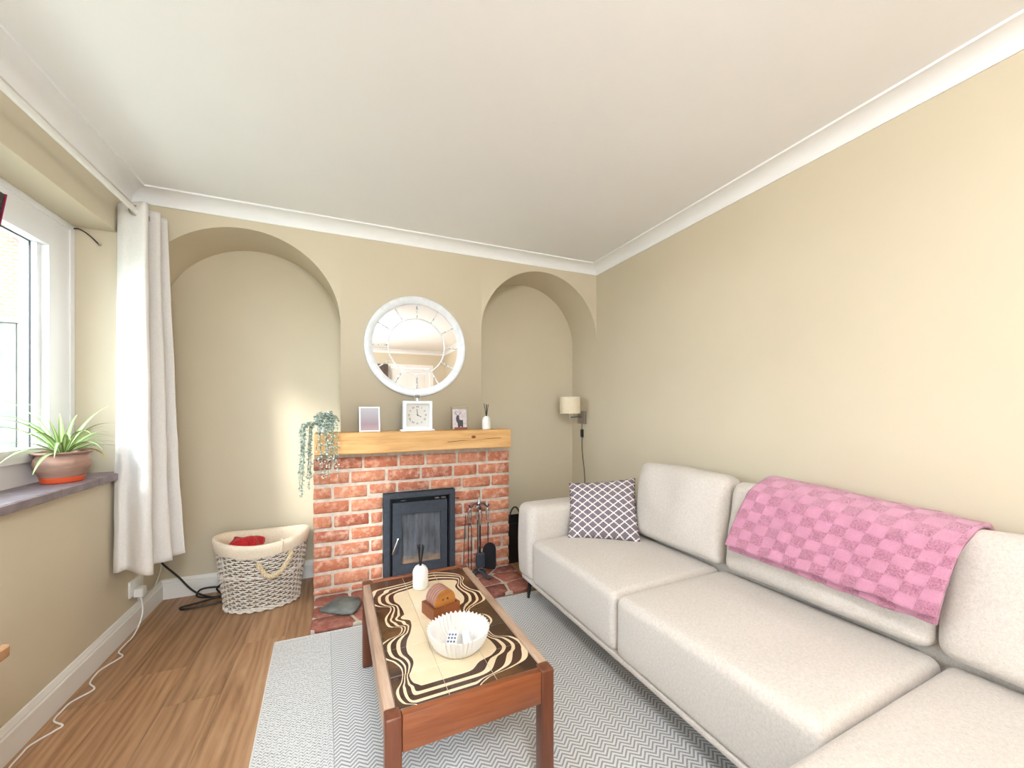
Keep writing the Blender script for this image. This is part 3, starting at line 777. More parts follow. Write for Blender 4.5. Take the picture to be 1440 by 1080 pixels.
for s in (-1, 1):
    bm = B(); tube(bm, [(0, 0, .345), (s * .012, 0, .30), (s * .010, 0, .02)], .0032, 6); finish(bm, 'arm', m_dark, o)
o = tool('fire_poker', 'slim black fire poker hanging from the fireside stand', ca(1)[0], ca(1)[1])
bm = B(); tube(bm, [(0, 0, .345), (0, 0, .03), (.012, 0, .04)], .0035, 6); finish(bm, 'shaft', m_dark, o)
o = thing('toasting_fork', 'thin metal rod with coiled grip leaning on bricks beside the stove', 'fire tool', (.742, 2.60, HZ + .003))
P0, P1 = Vector((-.01, -.03, .0)), Vector((.030, .046, .40))
bm = B(); tube(bm, [P0, P1], .0026, 6); finish(bm, 'shaft', m_dark, o)
bm = B(); cpath = []
for i in range(60):
    u = .62 + .14 * i / 60; q = P0.lerp(P1, u); cpath.append(q + Vector((.006 * math.cos(i * .8), .0, .006 * math.sin(i * .8) * .3)))
tube(bm, cpath, .0018, 5); finish(bm, 'coil_grip', m_brushed, o)

# log scuttle in the right alcove, behind the sofa arm
ls = thing('log_scuttle', 'black metal log box with hoop handle in the alcove behind the sofa', 'log box', (1.302, 2.86, .0005))
bm = B()
for (x0, x1, y0, y1, z0, z1) in ((-.165, .165, -.12, -.115, 0, .30), (-.165, .165, .115, .12, 0, .30), (-.165, -.16, -.115, .115, 0, .30), (.16, .165, -.115, .115, 0, .30), (-.16, .16, -.115, .115, 0, .006)):
    box(bm, x0, x1, y0, y1, z0, z1)
finish(bm, 'box_body', m_black, ls, smooth=False)
bm = B(); tube(bm, [(-.132 + .048 * -math.cos(math.pi * i / 16), 0, .295 + .13 * math.sin(math.pi * i / 16)) for i in range(17)], .006, 8); bm.transform(Matrix.Translation((.02, -.118, -.0)))
finish(bm, 'hoop_handle', m_black, ls)

# ------------------------------------------------------------------ rug
bm = B()
rc = [(-.324, 2.262), (1.36, 2.243), (1.40, -.45), (-.19, -.45)]
prism(bm, rc[::-1], .001, .009)
m_rug = mat('woven_wool_rug', lin(214, 210, 204), 0.95, spec=0.1); t = NT(m_rug); co = t.coord(); sp = t.add('ShaderNodeSeparateXYZ'); t.link(t.mapping(co, rot=(0, 0, R(-2.6))), sp.inputs[0])
xx_, yy_ = sp.outputs[0], sp.outputs[1]
per = .052
tri = t.math('PINGPONG', xx_, per / 2)
vv = t.math('ADD', t.math('MULTIPLY', yy_, 1.0), t.math('MULTIPLY', tri, .85))
fr = t.math('FRACT', t.math('DIVIDE', vv, .0165))
st_ = t.ramp(t.math('PINGPONG', fr, .5), [(.17, 1.0), (.27, 0.0)])
nz = t.noise(t.mapping(co, (1, 1, 1)), 230, 2, .6); nb = t.noise(co, 5, 3)
fl = t.noise(t.mapping(co, (160, 60, 1)), 1.0, 2, .7)
inband = t.math('GREATER_THAN', xx_, .03)
tri2 = t.math('PINGPONG', xx_, .009)
fr2 = t.math('FRACT', t.math('DIVIDE', t.math('ADD', yy_, tri2), .0125))
speck = t.math('MULTIPLY', t.ramp(t.math('PINGPONG', fr2, .5), [(.14, .9), (.30, 0.0)]), t.ramp(fl, [(.40, 0.15), (.58, 1.0)]))
pat = t.mix(inband, speck, t.math('MULTIPLY', st_, t.math('MULTIPLY_ADD', nz, .9, .35), clamp=True))
seam = t.math('LESS_THAN', t.math('ABSOLUTE', t.math('ADD', xx_, -.03)), .0016)
pat = t.math('MAXIMUM', pat, t.math('MULTIPLY', seam, .6))
c = t.mix(pat, lin(226, 225, 222), lin(140, 143, 150))
t.link(c, pn(m_rug).inputs['Base Color']); t.link(t.bump(t.math('ADD', t.math('MULTIPLY', pat, -.6), nz), .55, .003), pn(m_rug).inputs['Normal'])
rug = thing('area_rug', 'pale grey herringbone woven rug under the coffee table and sofa', 'rug', (0, 0, 0))
finish(bm, 'rug_field', m_rug, rug, smooth=False)
bm = B(); e = [Vector((a, b, .0062)) for a, b in rc]
for a, b in zip(e, e[1:] + e[:1]): tube(bm, [a, b], .0046, 8)
finish(bm, 'binding', fabric('white_rug_binding', lin(226, 224, 220), lin(206, 204, 200), 300), rug)
RZ = .0105

# ------------------------------------------------------------------ coffee table
ct = thing('coffee_table', 'low teak coffee table topped with brown and cream wavy patterned tiles', 'table', (.328, 1.484, RZ), .025)
TH = .385 - RZ; hx, hy = .2475, .4425; lw = .043
for sx in (-1, 1):
    for sy in (-1, 1):
        x0 = hx - lw if sx > 0 else -hx; y0 = hy - lw if sy > 0 else -hy
        bm = bbox(x0, x0 + lw, y0, y0 + lw, 0, TH + .002, .006, 3); finish(bm, 'leg', m_teakZ, ct)
for sy in (-1, 1):
    y0 = hy - .028 if sy > 0 else -hy + .002
    finish(bbox(-hx + lw + .0005, hx - lw - .0005, y0, y0 + .026, TH - .097, TH + .001, .004, 2), 'end_rail', m_teakX, ct)
for sx in (-1, 1):
    x0 = hx - .031 if sx > 0 else -hx + .001
    finish(bbox(x0, x0 + .030, -hy + lw + .0005, hy - lw - .0005, TH - .07, TH + .001, .004, 2), 'side_rail', m_teakY, ct)
tx, ty = hx - .0325, hy - .030
finish(bbox(-tx, tx, -ty, ty, TH - .022, TH - .0095, 0), 'top_board', m_teakX, ct, smooth=False)
# tile pattern
m_tt = mat('glazed_tile_print', lin(60, 36, 24), 0.12, spec=0.6); t = NT(m_tt); sp = t.add('ShaderNodeSeparateXYZ'); t.link(t.coord(), sp.inputs[0]); X_, Y_ = sp.outputs[0], sp.outputs[1]
def fcurve(inp, pts, i0, i1, o0, o1):
    nd = t.add('ShaderNodeFloatCurve'); cm = nd.mapping; cv = cm.curves[0]
    P = sorted(((a - i0) / (i1 - i0), (b - o0) / (o1 - o0)) for a, b in pts)
    if P[0][0] > 0: P = [(0, P[0][1])] + P
    if P[-1][0] < 1: P = P + [(1, P[-1][1])]
    while len(cv.points) < len(P): cv.points.new(.5, .5)
    for q, (a, b) in zip(cv.points, P): q.location = (a, b); q.handle_type = 'AUTO_CLAMPED'
    cm.update()
    s = t.math('DIVIDE', t.math('SUBTRACT', inp, i0), i1 - i0, clamp=True)
    t.link(s, nd.inputs['Value']); nd.inputs['Factor'].default_value = 1.0
    return t.math('MULTIPLY_ADD', nd.outputs[0], o1 - o0, o0)
LO = [(.40, -.06), (.352, -.13), (.335, -.196), (.296, -.224), (.22, -.226), (.175, -.203), (.145, -.161), (.055, -.191), (.009, -.185), (-.02, -.143), (-.055, -.155), (-.075, -.2), (-.12, -.232), (-.167, -.225), (-.21, -.193), (-.26, -.178), (-.30, -.185), (-.351, -.207), (-.392, -.196), (-.42, -.16)]
LI = [(.30, -.04), (.278, -.08), (.249, -.130), (.199, -.136), (.154, -.123), (.077, -.116), (.051, -.132), (.015, -.102), (-.06, -.117), (-.11, -.136), (-.17, -.145), (-.22, -.136), (-.267, -.15), (-.29, -.160), (-.32, -.155), (-.345, -.14)]
RO = [(.304, .192), (.236, .17), (.178, .182), (.117, .216), (.061, .212), (.024, .15), (-.01, .12), (-.04, .14), (-.055, .168), (-.092, .179), (-.164, .142), (-.2, .149), (-.231, .2), (-.287, .219), (-.347, .205), (-.378, .14), (-.395, .05), (-.434, .015)]
RI = [(.276, .151), (.209, .126), (.128, .134), (.073, .119), (.04, .090), (-.01, .090), (-.074, .116), (-.14, .1), (-.212, .12), (-.261, .125), (-.295, .100), (-.315, .045), (-.36, .005), (-.4, -.02)]
FO = [(-.20, .335), (-.094, .345), (-.034, .358), (.02, .405), (.048, .414), (.114, .392), (.174, .345), (.2, .30)]
FI = [(-.10, .27), (-.051, .282), (.034, .318), (.137, .288), (.16, .27)]
yl = (-.45, .45, -.25, .25); xl = (-.25, .25, -.1, .45)
lo, li, ro, ri = (fcurve(Y_, p, *yl) for p in (LO, LI, RO, RI)); fo, fi = (fcurve(X_, p, *xl) for p in (FO, FI))
ratio = lambda v, a, b: t.math('DIVIDE', t.math('SUBTRACT', v, a), t.math('SUBTRACT', b, a))
s1 = ratio(X_, li, lo); s2 = ratio(X_, ri, ro); s3 = ratio(Y_, fi, fo); s4 = t.math('DIVIDE', t.math('SUBTRACT', Y_, -.343), -.088)
sm = t.math('SMOOTH_MAX', t.math('SMOOTH_MAX', s1, s2, .25), t.math('SMOOTH_MAX', s3, s4, .25), .25)
cream = lin(226, 204, 170); brn = lin(66, 38, 28); drk = lin(54, 32, 22)
nd_ = t.noise(t.coord(), 9, 4, .6)
creamv = t.mix(nd_, lin(216, 190, 150), lin(234, 218, 190)); darkv = t.mix(t.ramp(nd_, [(.45, 0.0), (.75, 1.0)]), drk, lin(104, 70, 40))
k = t.ramp(sm, [(0.0, 0.0), (.02, 1.0), (.24, 0.0), (.38, 1.0), (.58, 0.0), (.70, 1.0), (.88, 0.0), (1.0, 1.0)], 'CONSTANT')
c = t.mix(k, creamv, brn); c = t.mix(t.math('GREATER_THAN', sm, 1.0), c, darkv)
t.link(c, pn(m_tt).inputs['Base Color'])
px, py = 2 * tx / 3, 2 * ty / 6
for i in range(3):
    for j in range(6):
        finish(bbox(-tx + i * px + .0008, -tx + (i + 1) * px - .0008, -ty + j * py + .0008, -ty + (j + 1) * py - .0008, TH - .009, TH - .002, .001, 1), 'tile', m_tt, ct)
finish(bbox(-tx, tx, -ty, ty, TH - .0094, TH - .0032, 0), 'grout', mat('tile_grout', lin(190, 176, 156), 0.9), ct, smooth=False)
TZ = .385 - .002 + .0008

# things on the coffee table
td = thing('table_diffuser', 'knobbly white reed diffuser bottle with black reeds on the coffee table', 'diffuser', (.306, 1.760, TZ))
def knob(a, z): return 1 + .02 * math.sin(10 * a) * math.sin(z * 160) if .006 < z < .085 else 1
bm = B(); lathe(bm, [(.001, 0), (.030, 0), (.033, .003)] + [(.0335, .006 + .064 * i / 12) for i in range(13)] + [(.031, .080), (.024, .092), (.015, .098), (.012, .099), (.009, .099), (.009, .09), (.001, .09)], 40, fn=knob); finish(bm, 'bottle', m_whitecer, td)
reeds(td, .097, .096, 5, .022, .0026, seed=9)

chx = thing('coaster_holder', 'dark wooden block holder for round coasters on the coffee table', 'coaster holder', (.342, 1.512, TZ), R(17))
bm = B(); hxw, hyd = .057, .048
for (x0, x1, y0, y1, z0, z1) in ((-hxw, hxw, -hyd, -hyd + .010, 0, .044), (-hxw, hxw, hyd - .010, hyd, 0, .044), (-hxw, -hxw + .008, -hyd + .010, hyd - .010, 0, .044), (hxw - .008, hxw, -hyd + .010, hyd - .010, 0, .044), (-hxw + .008, hxw - .008, -hyd + .010, hyd - .010, 0, .008)):
    box(bm, x0, x1, y0, y1, z0, z1)
finish(bm, 'holder_body', m_cbox, chx, smooth=False)
m_cork = mat('coaster_backing', lin(150, 138, 166), 0.8)
cw = Matrix.Translation(chx.location) @ Matrix.Rotation(R(17), 4, 'Z')
for k in range(5):
    o = thing('coaster', 'round wooden coaster standing behind the one with two holes in the holder', 'coaster', group='coasters in the holder')
    yk = -.0300 + .0150 * k
    o.matrix_world = cw @ Matrix.Translation((0, yk, .0088))
    bm = B(); rg = lathe(bm, [(.001, .004), (.044, .004), (.0455, .002), (.0455, -.002), (.044, -.0035), (.001, -.0035)], 44); bm.transform(Matrix.Translation((0, 0, .0457)) @ Matrix.Rotation(R(90), 4, 'X')); finish(bm, 'disc', m_cwood, o)
    bm = B(); lathe(bm, [(.001, -.0037), (.0452, -.0037), (.0452, -.0075), (.001, -.0075)], 44); bm.transform(Matrix.Translation((0, 0, .0457)) @ Matrix.Rotation(R(90), 4, 'X')); finish(bm, 'backing', m_cork, o)
    if k == 0:
        o['label'] = 'front wooden coaster with two small holes showing, standing in the holder'
        for s in (-1, 1):
            bm = B(); lathe(bm, [(.001, .0055), (.003, .0055), (.0035, .004)], 12); bm.transform(Matrix.Translation((s * .010, 0, .056)) @ Matrix.Rotation(R(90), 4, 'X')); finish(bm, 'hole', m_dark, o)

bw = thing('fluted_bowl', 'white fluted ceramic bowl on the coffee table', 'bowl', (.346, 1.268, TZ))
bm = B(); n = 40 * 6
tri_ = lambda a: abs(((a * 40 / (2 * math.pi)) % 1.0) * 2 - 1)
def flute(a, z): return 1 + .085 * min(1, z / .015) * (tri_(a) - .5)
out = [(.001, 0), (.055, 0), (.066, .004), (.082, .022), (.093, .045), (.100, .068)]; inn = [(.095, .068), (.088, .045), (.077, .024), (.060, .009), (.001, .007)]
rings = lathe(bm, out + inn, n, fn=lambda a, z: flute(a, z))
for ring in rings[5:7]:
    for i, v in enumerate(ring): v.co.z += .006 * (tri_(2 * math.pi * i / n) - .5)
finish(bm, 'bowl_body', mat('matt_white_ceramic', lin(222, 218, 212), 0.55), bw, angle=25)
for nm, lb, ox, oy, rz, tl, L, Wd in (('remote_control', 'white remote with blue grey keys lying in the fluted bowl', -.022, .004, R(-25), R(12), .045, .017), ('key_fob', 'plain pale grey plastic fob lying in the fluted bowl', .026, -.006, R(-12), R(8), .038, .014)):
    o = thing(nm, lb, 'remote' if nm[0] == 'r' else 'fob', (.346 + ox, 1.268 + oy, TZ + .017), rz); o.rotation_euler = (tl, 0, rz)
    bm = B(); softbox(bm, (0, 0, .007), (Wd, L, .007), .005, (2, 3, 1)); finish(bm, 'casing', m_wplastic if nm[0] == 'r' else mat('pale_grey_plastic', lin(222, 222, 226), .4), o)
    if nm[0] == 'r':
        mk = mat('blue_grey_keys', lin(96, 108, 140), .5)
        for a in range(3):
            for b in range(4):
                finish(bbox(-.010 + a * .010 - .0032, -.010 + a * .010 + .0032, -.028 + b * .015, -.028 + b * .015 + .008, .0138, .0152, .0005, 1), 'key', mk, o)

# ------------------------------------------------------------------ sofa
SO = (1.0, 2.2, 0.0); ST = .030
so = thing('corner_sofa', 'oatmeal fabric corner sofa with loose back cushions along the beige wall', 'sofa', (SO[0], SO[1], RZ), ST)
zo = -RZ
def puff(h, amt, sag=0.0, wr=0.0, seed=0.0):
    def fn(p):
        u = max(0, 1 - (p.x / h[0]) ** 2) * max(0, 1 - (p.y / h[1]) ** 2)
        q = p.copy()
        if p.z > 0: q.z += amt * math.sqrt(u) * (p.z / h[2])
        if wr: q.z += wr * noise.noise((p.x * 5 + seed, p.y * 5, seed)) * u
        return q
    return fn
DEP = .80
def seat(b0, b1, a0=0.0, a1=.66, seed=1.0):
    h = ((a1 - a0) / 2, (b1 - b0) / 2 - .002, .125)
    bm = B(); softbox(bm, ((a0 + a1) / 2, (b0 + b1) / 2, .277 + zo), h, .032, (16, 16, 4), puff(h, .020, wr=.010, seed=seed))
    o = finish(bm, 'seat_cushion', m_sofa, so, angle=80)
    # stitched seam along the front top edge
    bm = B(); tube(bm, [(a0 + .030, b0 + .035, .4015 + zo), (a0 + .030, b1 - .035, .4015 + zo)], .0022, 5); finish(bm, 'seam', m_sofa, o)
    return o
seat(-.868, -.132, seed=1.3); seat(-1.632, -.872, seed=4.1); seat(-2.42, -1.636, -.72, .66, seed=8.2)
# plinth below the seats and the back frame
bm = B(); softbox(bm, (.40, -1.20, .145 + zo), (.395, 1.21, .012), .008, (4, 4, 1)); finish(bm, 'base_rail', m_sofa, so)
bm = B(); softbox(bm, (-.02, -2.025, .145 + zo), (.69, .385, .012), .008, (4, 4, 1)); finish(bm, 'chaise_base', m_sofa, so)
bm = B(); softbox(bm, (.735, -1.18, .375 + zo), (.065, 1.24, .215), .04, (2, 8, 4)); finish(bm, 'back_frame', m_sofa, so)
h = (.40, .098, .228)
def armfn(p):
    q = p.copy(); q.x += -.010 * (1 - (p.z / .228) ** 2) if p.x < -.3 else 0
    return q
bm = B(); softbox(bm, (.40, -.032, .365 + zo), h, .05, (6, 4, 6), armfn); finish(bm, 'armrest', m_sofa, so, angle=80)
# back cushions
def backc(b0, b1, tilt=11, seed=0.0, th=.072, hh=.212, slope=0.0):
    h = (th, (b1 - b0) / 2, hh)
    M = Matrix.Translation((.578 + th, (b0 + b1) / 2, .425 + zo)) @ Matrix.Rotation(R(tilt), 4, 'Y')
    def fn(p):
        u = max(0, 1 - (p.y / h[1]) ** 2) * max(0, 1 - (p.z / h[2]) ** 2); q = p.copy()
        if p.x < 0: q.x -= .042 * u ** .6
        if p.z > 0: q.z += .012 * max(0, 1 - (p.y / h[1]) ** 2)
        q.x += (.012 * noise.noise((p.y * 6 + seed, p.z * 6, 0)) + .010 * (1 - abs(noise.noise((p.y * 9 + p.z * 5 + seed, p.z * 4, 2))) * 2) * max(0, p.z / h[2])) * (1 if p.x < 0 else 0)
        q.z += .008 * noise.noise((p.y * 4 + seed, 3.1, p.x * 3)) if p.z > 0 else 0
        q.z -= slope * (p.z / hh + 1) / 2 * (1 - (p.y / h[1] + 1) / 2)
        return q
    bm = B(); softbox(bm, (0, 0, hh), h, .045, (4, 18, 14), fn, M)
    o = finish(bm, 'back_cushion', m_sofa, so, angle=80)
    bm = B(); e = .012
    for s in (-1, 1):
        tube(bm, [M @ Vector((-th + .014, s * (h[1] - .013), .05)), M @ Vector((-th + .014, s * (h[1] - .013), 2 * hh - .05))], .0024, 5)
    finish(bm, 'piping', m_sofa, o)
backc(-.905, -.325, 8, 2.0); backc(-1.622, -.925, 9, 5.0, hh=.205, slope=.034); backc(-2.40, -1.630, 9, 9.0, hh=.197)
for (a, b, ang) in ((.05, -.02, 1), (.70, -.02, 1), (-.62, -1.72, 1), (-.62, -2.34, 1), (.70, -2.34, 1), (.70, -1.2, 1)):
    bm = B(); tube(bm, [(a - .012, b, 0), (a, b, .134 + zo)], [.0075, .014], 12); finish(bm, 'leg', m_black, so)

# scatter cushion
m_cush = mat('grey_lattice_knit', lin(126, 116, 124), 0.95, spec=0.1); t = NT(m_cush); sp = t.add('ShaderNodeSeparateXYZ'); t.link(t.coord(), sp.inputs[0])
U = t.math('DIVIDE', sp.outputs[0], .0600); V = t.math('DIVIDE', sp.outputs[2], .0480)
p1 = t.math('ADD', U, V); p2 = t.math('SUBTRACT', U, V)
d1 = t.math('PINGPONG', p1, .5); d2 = t.math('PINGPONG', p2, .5)
zig = t.math('MULTIPLY', t.math('PINGPONG', t.math('MULTIPLY', p1, 4.0), .5), .19); zig2 = t.math('MULTIPLY', t.math('PINGPONG', t.math('MULTIPLY', p2, 4.0), .5), .19)
l1 = t.math('LESS_THAN', d1, t.math('ADD', zig2, .035)); l2 = t.math('LESS_THAN', d2, t.math('ADD', zig, .035))
k = t.math('MAXIMUM', l1, l2); nz = t.noise(t.coord(), 500, 2)
t.link(t.mix(k, t.mix(nz, lin(104, 95, 104), lin(140, 130, 138)), lin(236, 226, 222)), pn(m_cush).inputs['Base Color']); t.link(t.bump(t.math('ADD', k, nz), .3, .002), pn(m_cush).inputs['Normal'])
BL = Vector((1.205, 1.985, .432)); BRt = Vector((1.540, 1.760, .436))
ax = (BRt - BL).normalized(); nb_ = Vector((-ax.y, ax.x, 0)).normalized()
up = (Vector((0, 0, 1)) * math.cos(R(33)) + nb_ * math.sin(R(33))); up = (up - ax * up.dot(ax)).normalized(); nn = ax.cross(up)
bm = B(); N = 26; hwid = .205; hhei = .185
grid = {}
for s in (0, 1):
    for i in range(N + 1):
        for j in range(N + 1):
            if s == 1 and (i in (0, N) or j in (0, N)): grid[s, i, j] = grid[0, i, j]; continue
            u = -1 + 2 * i / N; v = -1 + 2 * j / N
            pin = 1 - .045 * (1 - v * v) if True else 1
            th_ = .055 * ((1 - u ** 4) * (1 - v ** 4)) ** .6
            px_ = hwid * u * (1 - .05 * (1 - v * v)); pz_ = (hhei + .012 * u) * v * (1 - .05 * (1 - u * u)) - .010 * (1 - u)
            grid[s, i, j] = bm.verts.new((px_, (-th_ if s == 0 else th_) + .004 * noise.noise((u * 3, v * 3, s * 5)), pz_))
for s in (0, 1):
    for i in range(N):
        for j in range(N): bm.faces.new((grid[s, i, j], grid[s, i + 1, j], grid[s, i + 1, j + 1], grid[s, i, j + 1]))
cu = finish(bm, 'scatter_cushion', m_cush, angle=80)
ctr = (BL + BRt) / 2 + up * hhei + nb_ * .02 + Vector((0, 0, -.014))
rot = Matrix((ax, up.cross(ax) * 1.0, up)).transposed()
cu.matrix_world = Matrix.Translation(ctr) @ rot.to_4x4()
tag(cu, 'grey and white lattice patterned cushion in the corner of the sofa', 'cushion')

# pink throw over the middle back cushion
m_pink = mat('pink_fleece', lin(226, 150, 176), 0.95, spec=0.1); t = NT(m_pink); uv = t.coord('UV'); sp = t.add('ShaderNodeSeparateXYZ'); t.link(uv, sp.inputs[0])
fx_ = t.math('FLOOR', t.math('DIVIDE', sp.outputs[0], .047)); fy_ = t.math('FLOOR', t.math('DIVIDE', sp.outputs[1], .044))
ch = t.math('MODULO', t.math('ADD', t.math('ADD', fx_, fy_), 100.0), 2.0)
n1 = t.noise(t.coord(), 190, 3, .7); n2 = t.noise(t.coord(), 7, 3); n3 = t.noise(t.coord(), 420, 2, .7)
smooth_c = t.mix(n2, lin(204, 138, 166), lin(216, 152, 176)); rough_c = t.mix(t.ramp(n1, [(.35, 0.0), (.62, 1.0)]), lin(186, 112, 142), lin(216, 148, 172))
t.link(t.mix(ch, smooth_c, rough_c), pn(m_pink).inputs['Base Color'])
hh_ = t.math('ADD', t.math('MULTIPLY', n1, t.math('MULTIPLY_ADD', ch, 1.3, .35)), t.math('MULTIPLY', n3, .4)); t.link(t.bump(hh_, .8, .008), pn(m_pink).inputs['Normal'])
pn(m_pink).inputs['Sheen Weight'].default_value = .4
thr = thing('pink_throw', 'pink fleece throw with checked texture folded over the sofa back cushion', 'throw', (SO[0], SO[1], 0), ST)
def throw_layer(name, off, zfront, zback, yl0, yl1, yr0, yr1, droop, seed):
    # path in (a, z): up the front of the cushion, over its top and down behind
    prof = [(.548 - off, zfront), (.568 - off, .68), (.596 - off, .77), (.616 - off * .9, .812 + off * .4), (.650, .846 + off * .7), (.705, .856 + off * .7), (.760, .842 + off * .7), (.790 + off * .5, .80), (.795 + off * .5, zback)]
    path = spline([(a, 0, z) for a, z in prof], 8)
    nv = len(path) - 1; nu = 90
    bm = B(); uvl = bm.loops.layers.uv.new('UVMap'); V = {}; acc = [0.0]
    for i in range(nv): acc.append(acc[-1] + (path[i + 1] - path[i]).length)
    for j, p in enumerate(path):
        fz = min(1, acc[j] / acc[int(nv * .55)])
        for i in range(nu + 1):
            u = i / nu
            yl_ = yl1 + (yl0 - yl1) * (1 - fz); yr_ = yr1 + (yr0 - yr1) * (1 - fz)
            y_ = yl_ + (yr_ - yl_) * u
            w_ = noise.noise((u * 9 + seed, acc[j] * 12, seed)) * .006 + noise.noise((u * 50 + seed, acc[j] * 80, seed)) * .0028
            dz_ = -droop * u * max(0, 1 - fz * 1.6) + noise.noise((u * 7, seed, 1)) * .006 * max(0, 1 - fz * 2) - (.008 + .044 * u) * max(0, min(1, (p.z - .60) / .22))
            V[i, j] = (bm.verts.new((p.x - abs(w_) * .9, y_, p.z + dz_ + w_ * .6)), (u * abs(yr_ - yl_), acc[j]))
    for i in range(nu):
        for j in range(nv):
            q = [V[i, j], V[i + 1, j], V[i + 1, j + 1], V[i, j + 1]]
            f = bm.faces.new([a[0] for a in q])
            for lp, a in zip(f.loops, q): lp[uvl].uv = a[1]
    o = finish(bm, name, m_pink, thr, angle=80)
    sm_ = o.modifiers.new('thickness', 'SOLIDIFY'); sm_.thickness = .016; sm_.offset = 0
    return o
throw_layer('under_fold', .016, .555, .70, -1.0, -1.085, -1.655, -1.690, .005, 2.0)
throw_layer('upper_fold', .036, .580, .70, -1.0, -1.085, -1.660, -1.700, .000, 7.0)

# ------------------------------------------------------------------ wicker basket
bk = thing('wicker_basket', 'whitewashed oval wicker basket with cream liner and rope handles', 'basket', (-.462, 2.790, .0005))
def ell(z): u = z / .42; return .190 + .050 * u, .132 + .045 * u
rim = lambda a: .402 + .016 * math.cos(2 * a)
rows_ = 27; nst = 40; bm = B()
for k in range(rows_):
    fz = (k + .5) / rows_; nseg = nst * 4; path = []
    for i in range(nseg):
        a = 2 * math.pi * i / nseg; z = .006 + fz * (rim(a) - .03); ea, eb = ell(z)
        o_ = .0060 * math.sin(nst * a / 2 + (math.pi if k % 2 else 0))
        path.append((math.cos(a) * (ea + o_), math.sin(a) * (eb + o_), z))
    tube(bm, path, .0045, 6, closed=True)
finish(bm, 'weave', m_wicker, bk, kind='stuff')
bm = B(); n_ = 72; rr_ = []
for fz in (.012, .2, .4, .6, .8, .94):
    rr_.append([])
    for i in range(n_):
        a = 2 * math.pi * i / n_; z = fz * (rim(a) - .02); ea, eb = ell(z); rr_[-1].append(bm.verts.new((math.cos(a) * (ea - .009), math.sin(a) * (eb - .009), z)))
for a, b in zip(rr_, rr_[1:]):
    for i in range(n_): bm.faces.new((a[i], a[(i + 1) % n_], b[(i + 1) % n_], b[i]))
finish(bm, 'gap_shade_shell', noisy('gap_shade_brown', lin(112, 86, 64), lin(84, 62, 46), 40, 0.85, 0.2), bk)  # dark shell added so the gaps in the weave look shaded
bm = B()
for i in range(nst):
    a = 2 * math.pi * (i + .5) / nst
    tube(bm, [(math.cos(a) * ell(z)[0], math.sin(a) * ell(z)[1], z) for z in (.004, .12, .25, rim(a) - .01)], .0036, 5)
finish(bm, 'stake', noisy('shade_toned_stake', lin(176, 156, 136), lin(146, 124, 104), 60, 0.8, 0.2), bk, kind='stuff')  # stakes toned darker, shade under the strands put into their colour
for zz_, ph in ((.010, 0), (.018, 1), (.205, 0), (.213, 1)):
    bm = B(); tube(bm, [(math.cos(a) * (ell(zz_)[0] + .006 + .003 * math.sin(23 * a + ph * 3.14)), math.sin(a) * (ell(zz_)[1] + .006 + .003 * math.sin(23 * a + ph * 3.14)), zz_ + .004 * math.cos(23 * a + ph * 3.14)) for a in [2 * math.pi * i / 184 for i in range(184)]], .0055, 6, closed=True)
    finish(bm, 'braid', m_wicker, bk)
bm = B(); rings = []; n = 96
prf = [(.011, -.062), (.014, -.04), (.016, -.012), (.012, .006), (.0, .013), (-.012, .006), (-.022, -.02), (-.040, -.15), (-.045, -.30), (-.055, -.36)]
for (d, dz) in prf:
    ring = []
    for i in range(n):
        a = 2 * math.pi * i / n; z = rim(a) + dz; ea, eb = ell(max(z, .02))
        wv_ = .003 * noise.noise((math.cos(a) * 6, math.sin(a) * 6, dz * 14)) + (.003 * noise.noise((math.cos(a) * 9, math.sin(a) * 9, 3)) if dz == -.062 else 0)
        ring.append(bm.verts.new((math.cos(a) * (ea + d + wv_), math.sin(a) * (eb + d + wv_), z + (wv_ * 2 if dz == -.062 else 0))))
    rings.append(ring)
for a, b in zip(rings, rings[1:]):
    for i in range(n): bm.faces.new((a[i], a[(i + 1) % n], b[(i + 1) % n], b[i]))
bm.faces.new(rings[-1])
liner = finish(bm, 'liner', m_liner, bk, angle=70)
def cuffp(a, d, dz): z = rim(a) + dz; ea, eb = ell(z); return Vector((math.cos(a) * (ea + d), math.sin(a) * (eb + d), z))
bm = B(); a0 = R(-62); tube(bm, [cuffp(a0, .016, -.055), cuffp(a0, .021, -.03), cuffp(a0 + .02, .016, .008), cuffp(a0 + .03, -.006, .016)], .0065, 8); finish(bm, 'liner_tie', m_liner, liner)
def rope(name, pts, r, parent):
    path = spline(pts, 14); bm = B(); tot = len(path)
    for s in range(3):
        hel = []
        for i, p in enumerate(path):
            d = (path[min(i + 1, tot - 1)] - path[max(i - 1, 0)]).normalized(); n1_ = d.cross(Vector((0, 1, 0))).normalized() if abs(d.y) < .9 else d.cross(Vector((1, 0, 0))).normalized(); n2_ = d.cross(n1_)
            an = i * .55 + s * 2 * math.pi / 3; hel.append(p + n1_ * (r * .55 * math.cos(an)) + n2_ * (r * .55 * math.sin(an)))
        tube(bm, hel, r * .62, 6)
    return finish(bm, name, m_rope, parent)
for sgn in (-1, 1):
    aA, aB = (R(-88), R(-48)) if sgn < 0 else (R(88), R(48))
    pA = cuffp(aA, .020, -.105); pB = cuffp(aB, .020, -.085)
    mid = (pA + pB) / 2 + Vector((0, sgn * .045, -.075))
    rope('rope_handle', [cuffp(aA, -.004, -.095), pA, pA.lerp(mid, .5) + Vector((-.012 * 0, sgn * .008, -.022)), mid, pB.lerp(mid, .5) + Vector((0, sgn * .008, -.022)), pB, cuffp(aB, -.004, -.08)], .0125, bk)
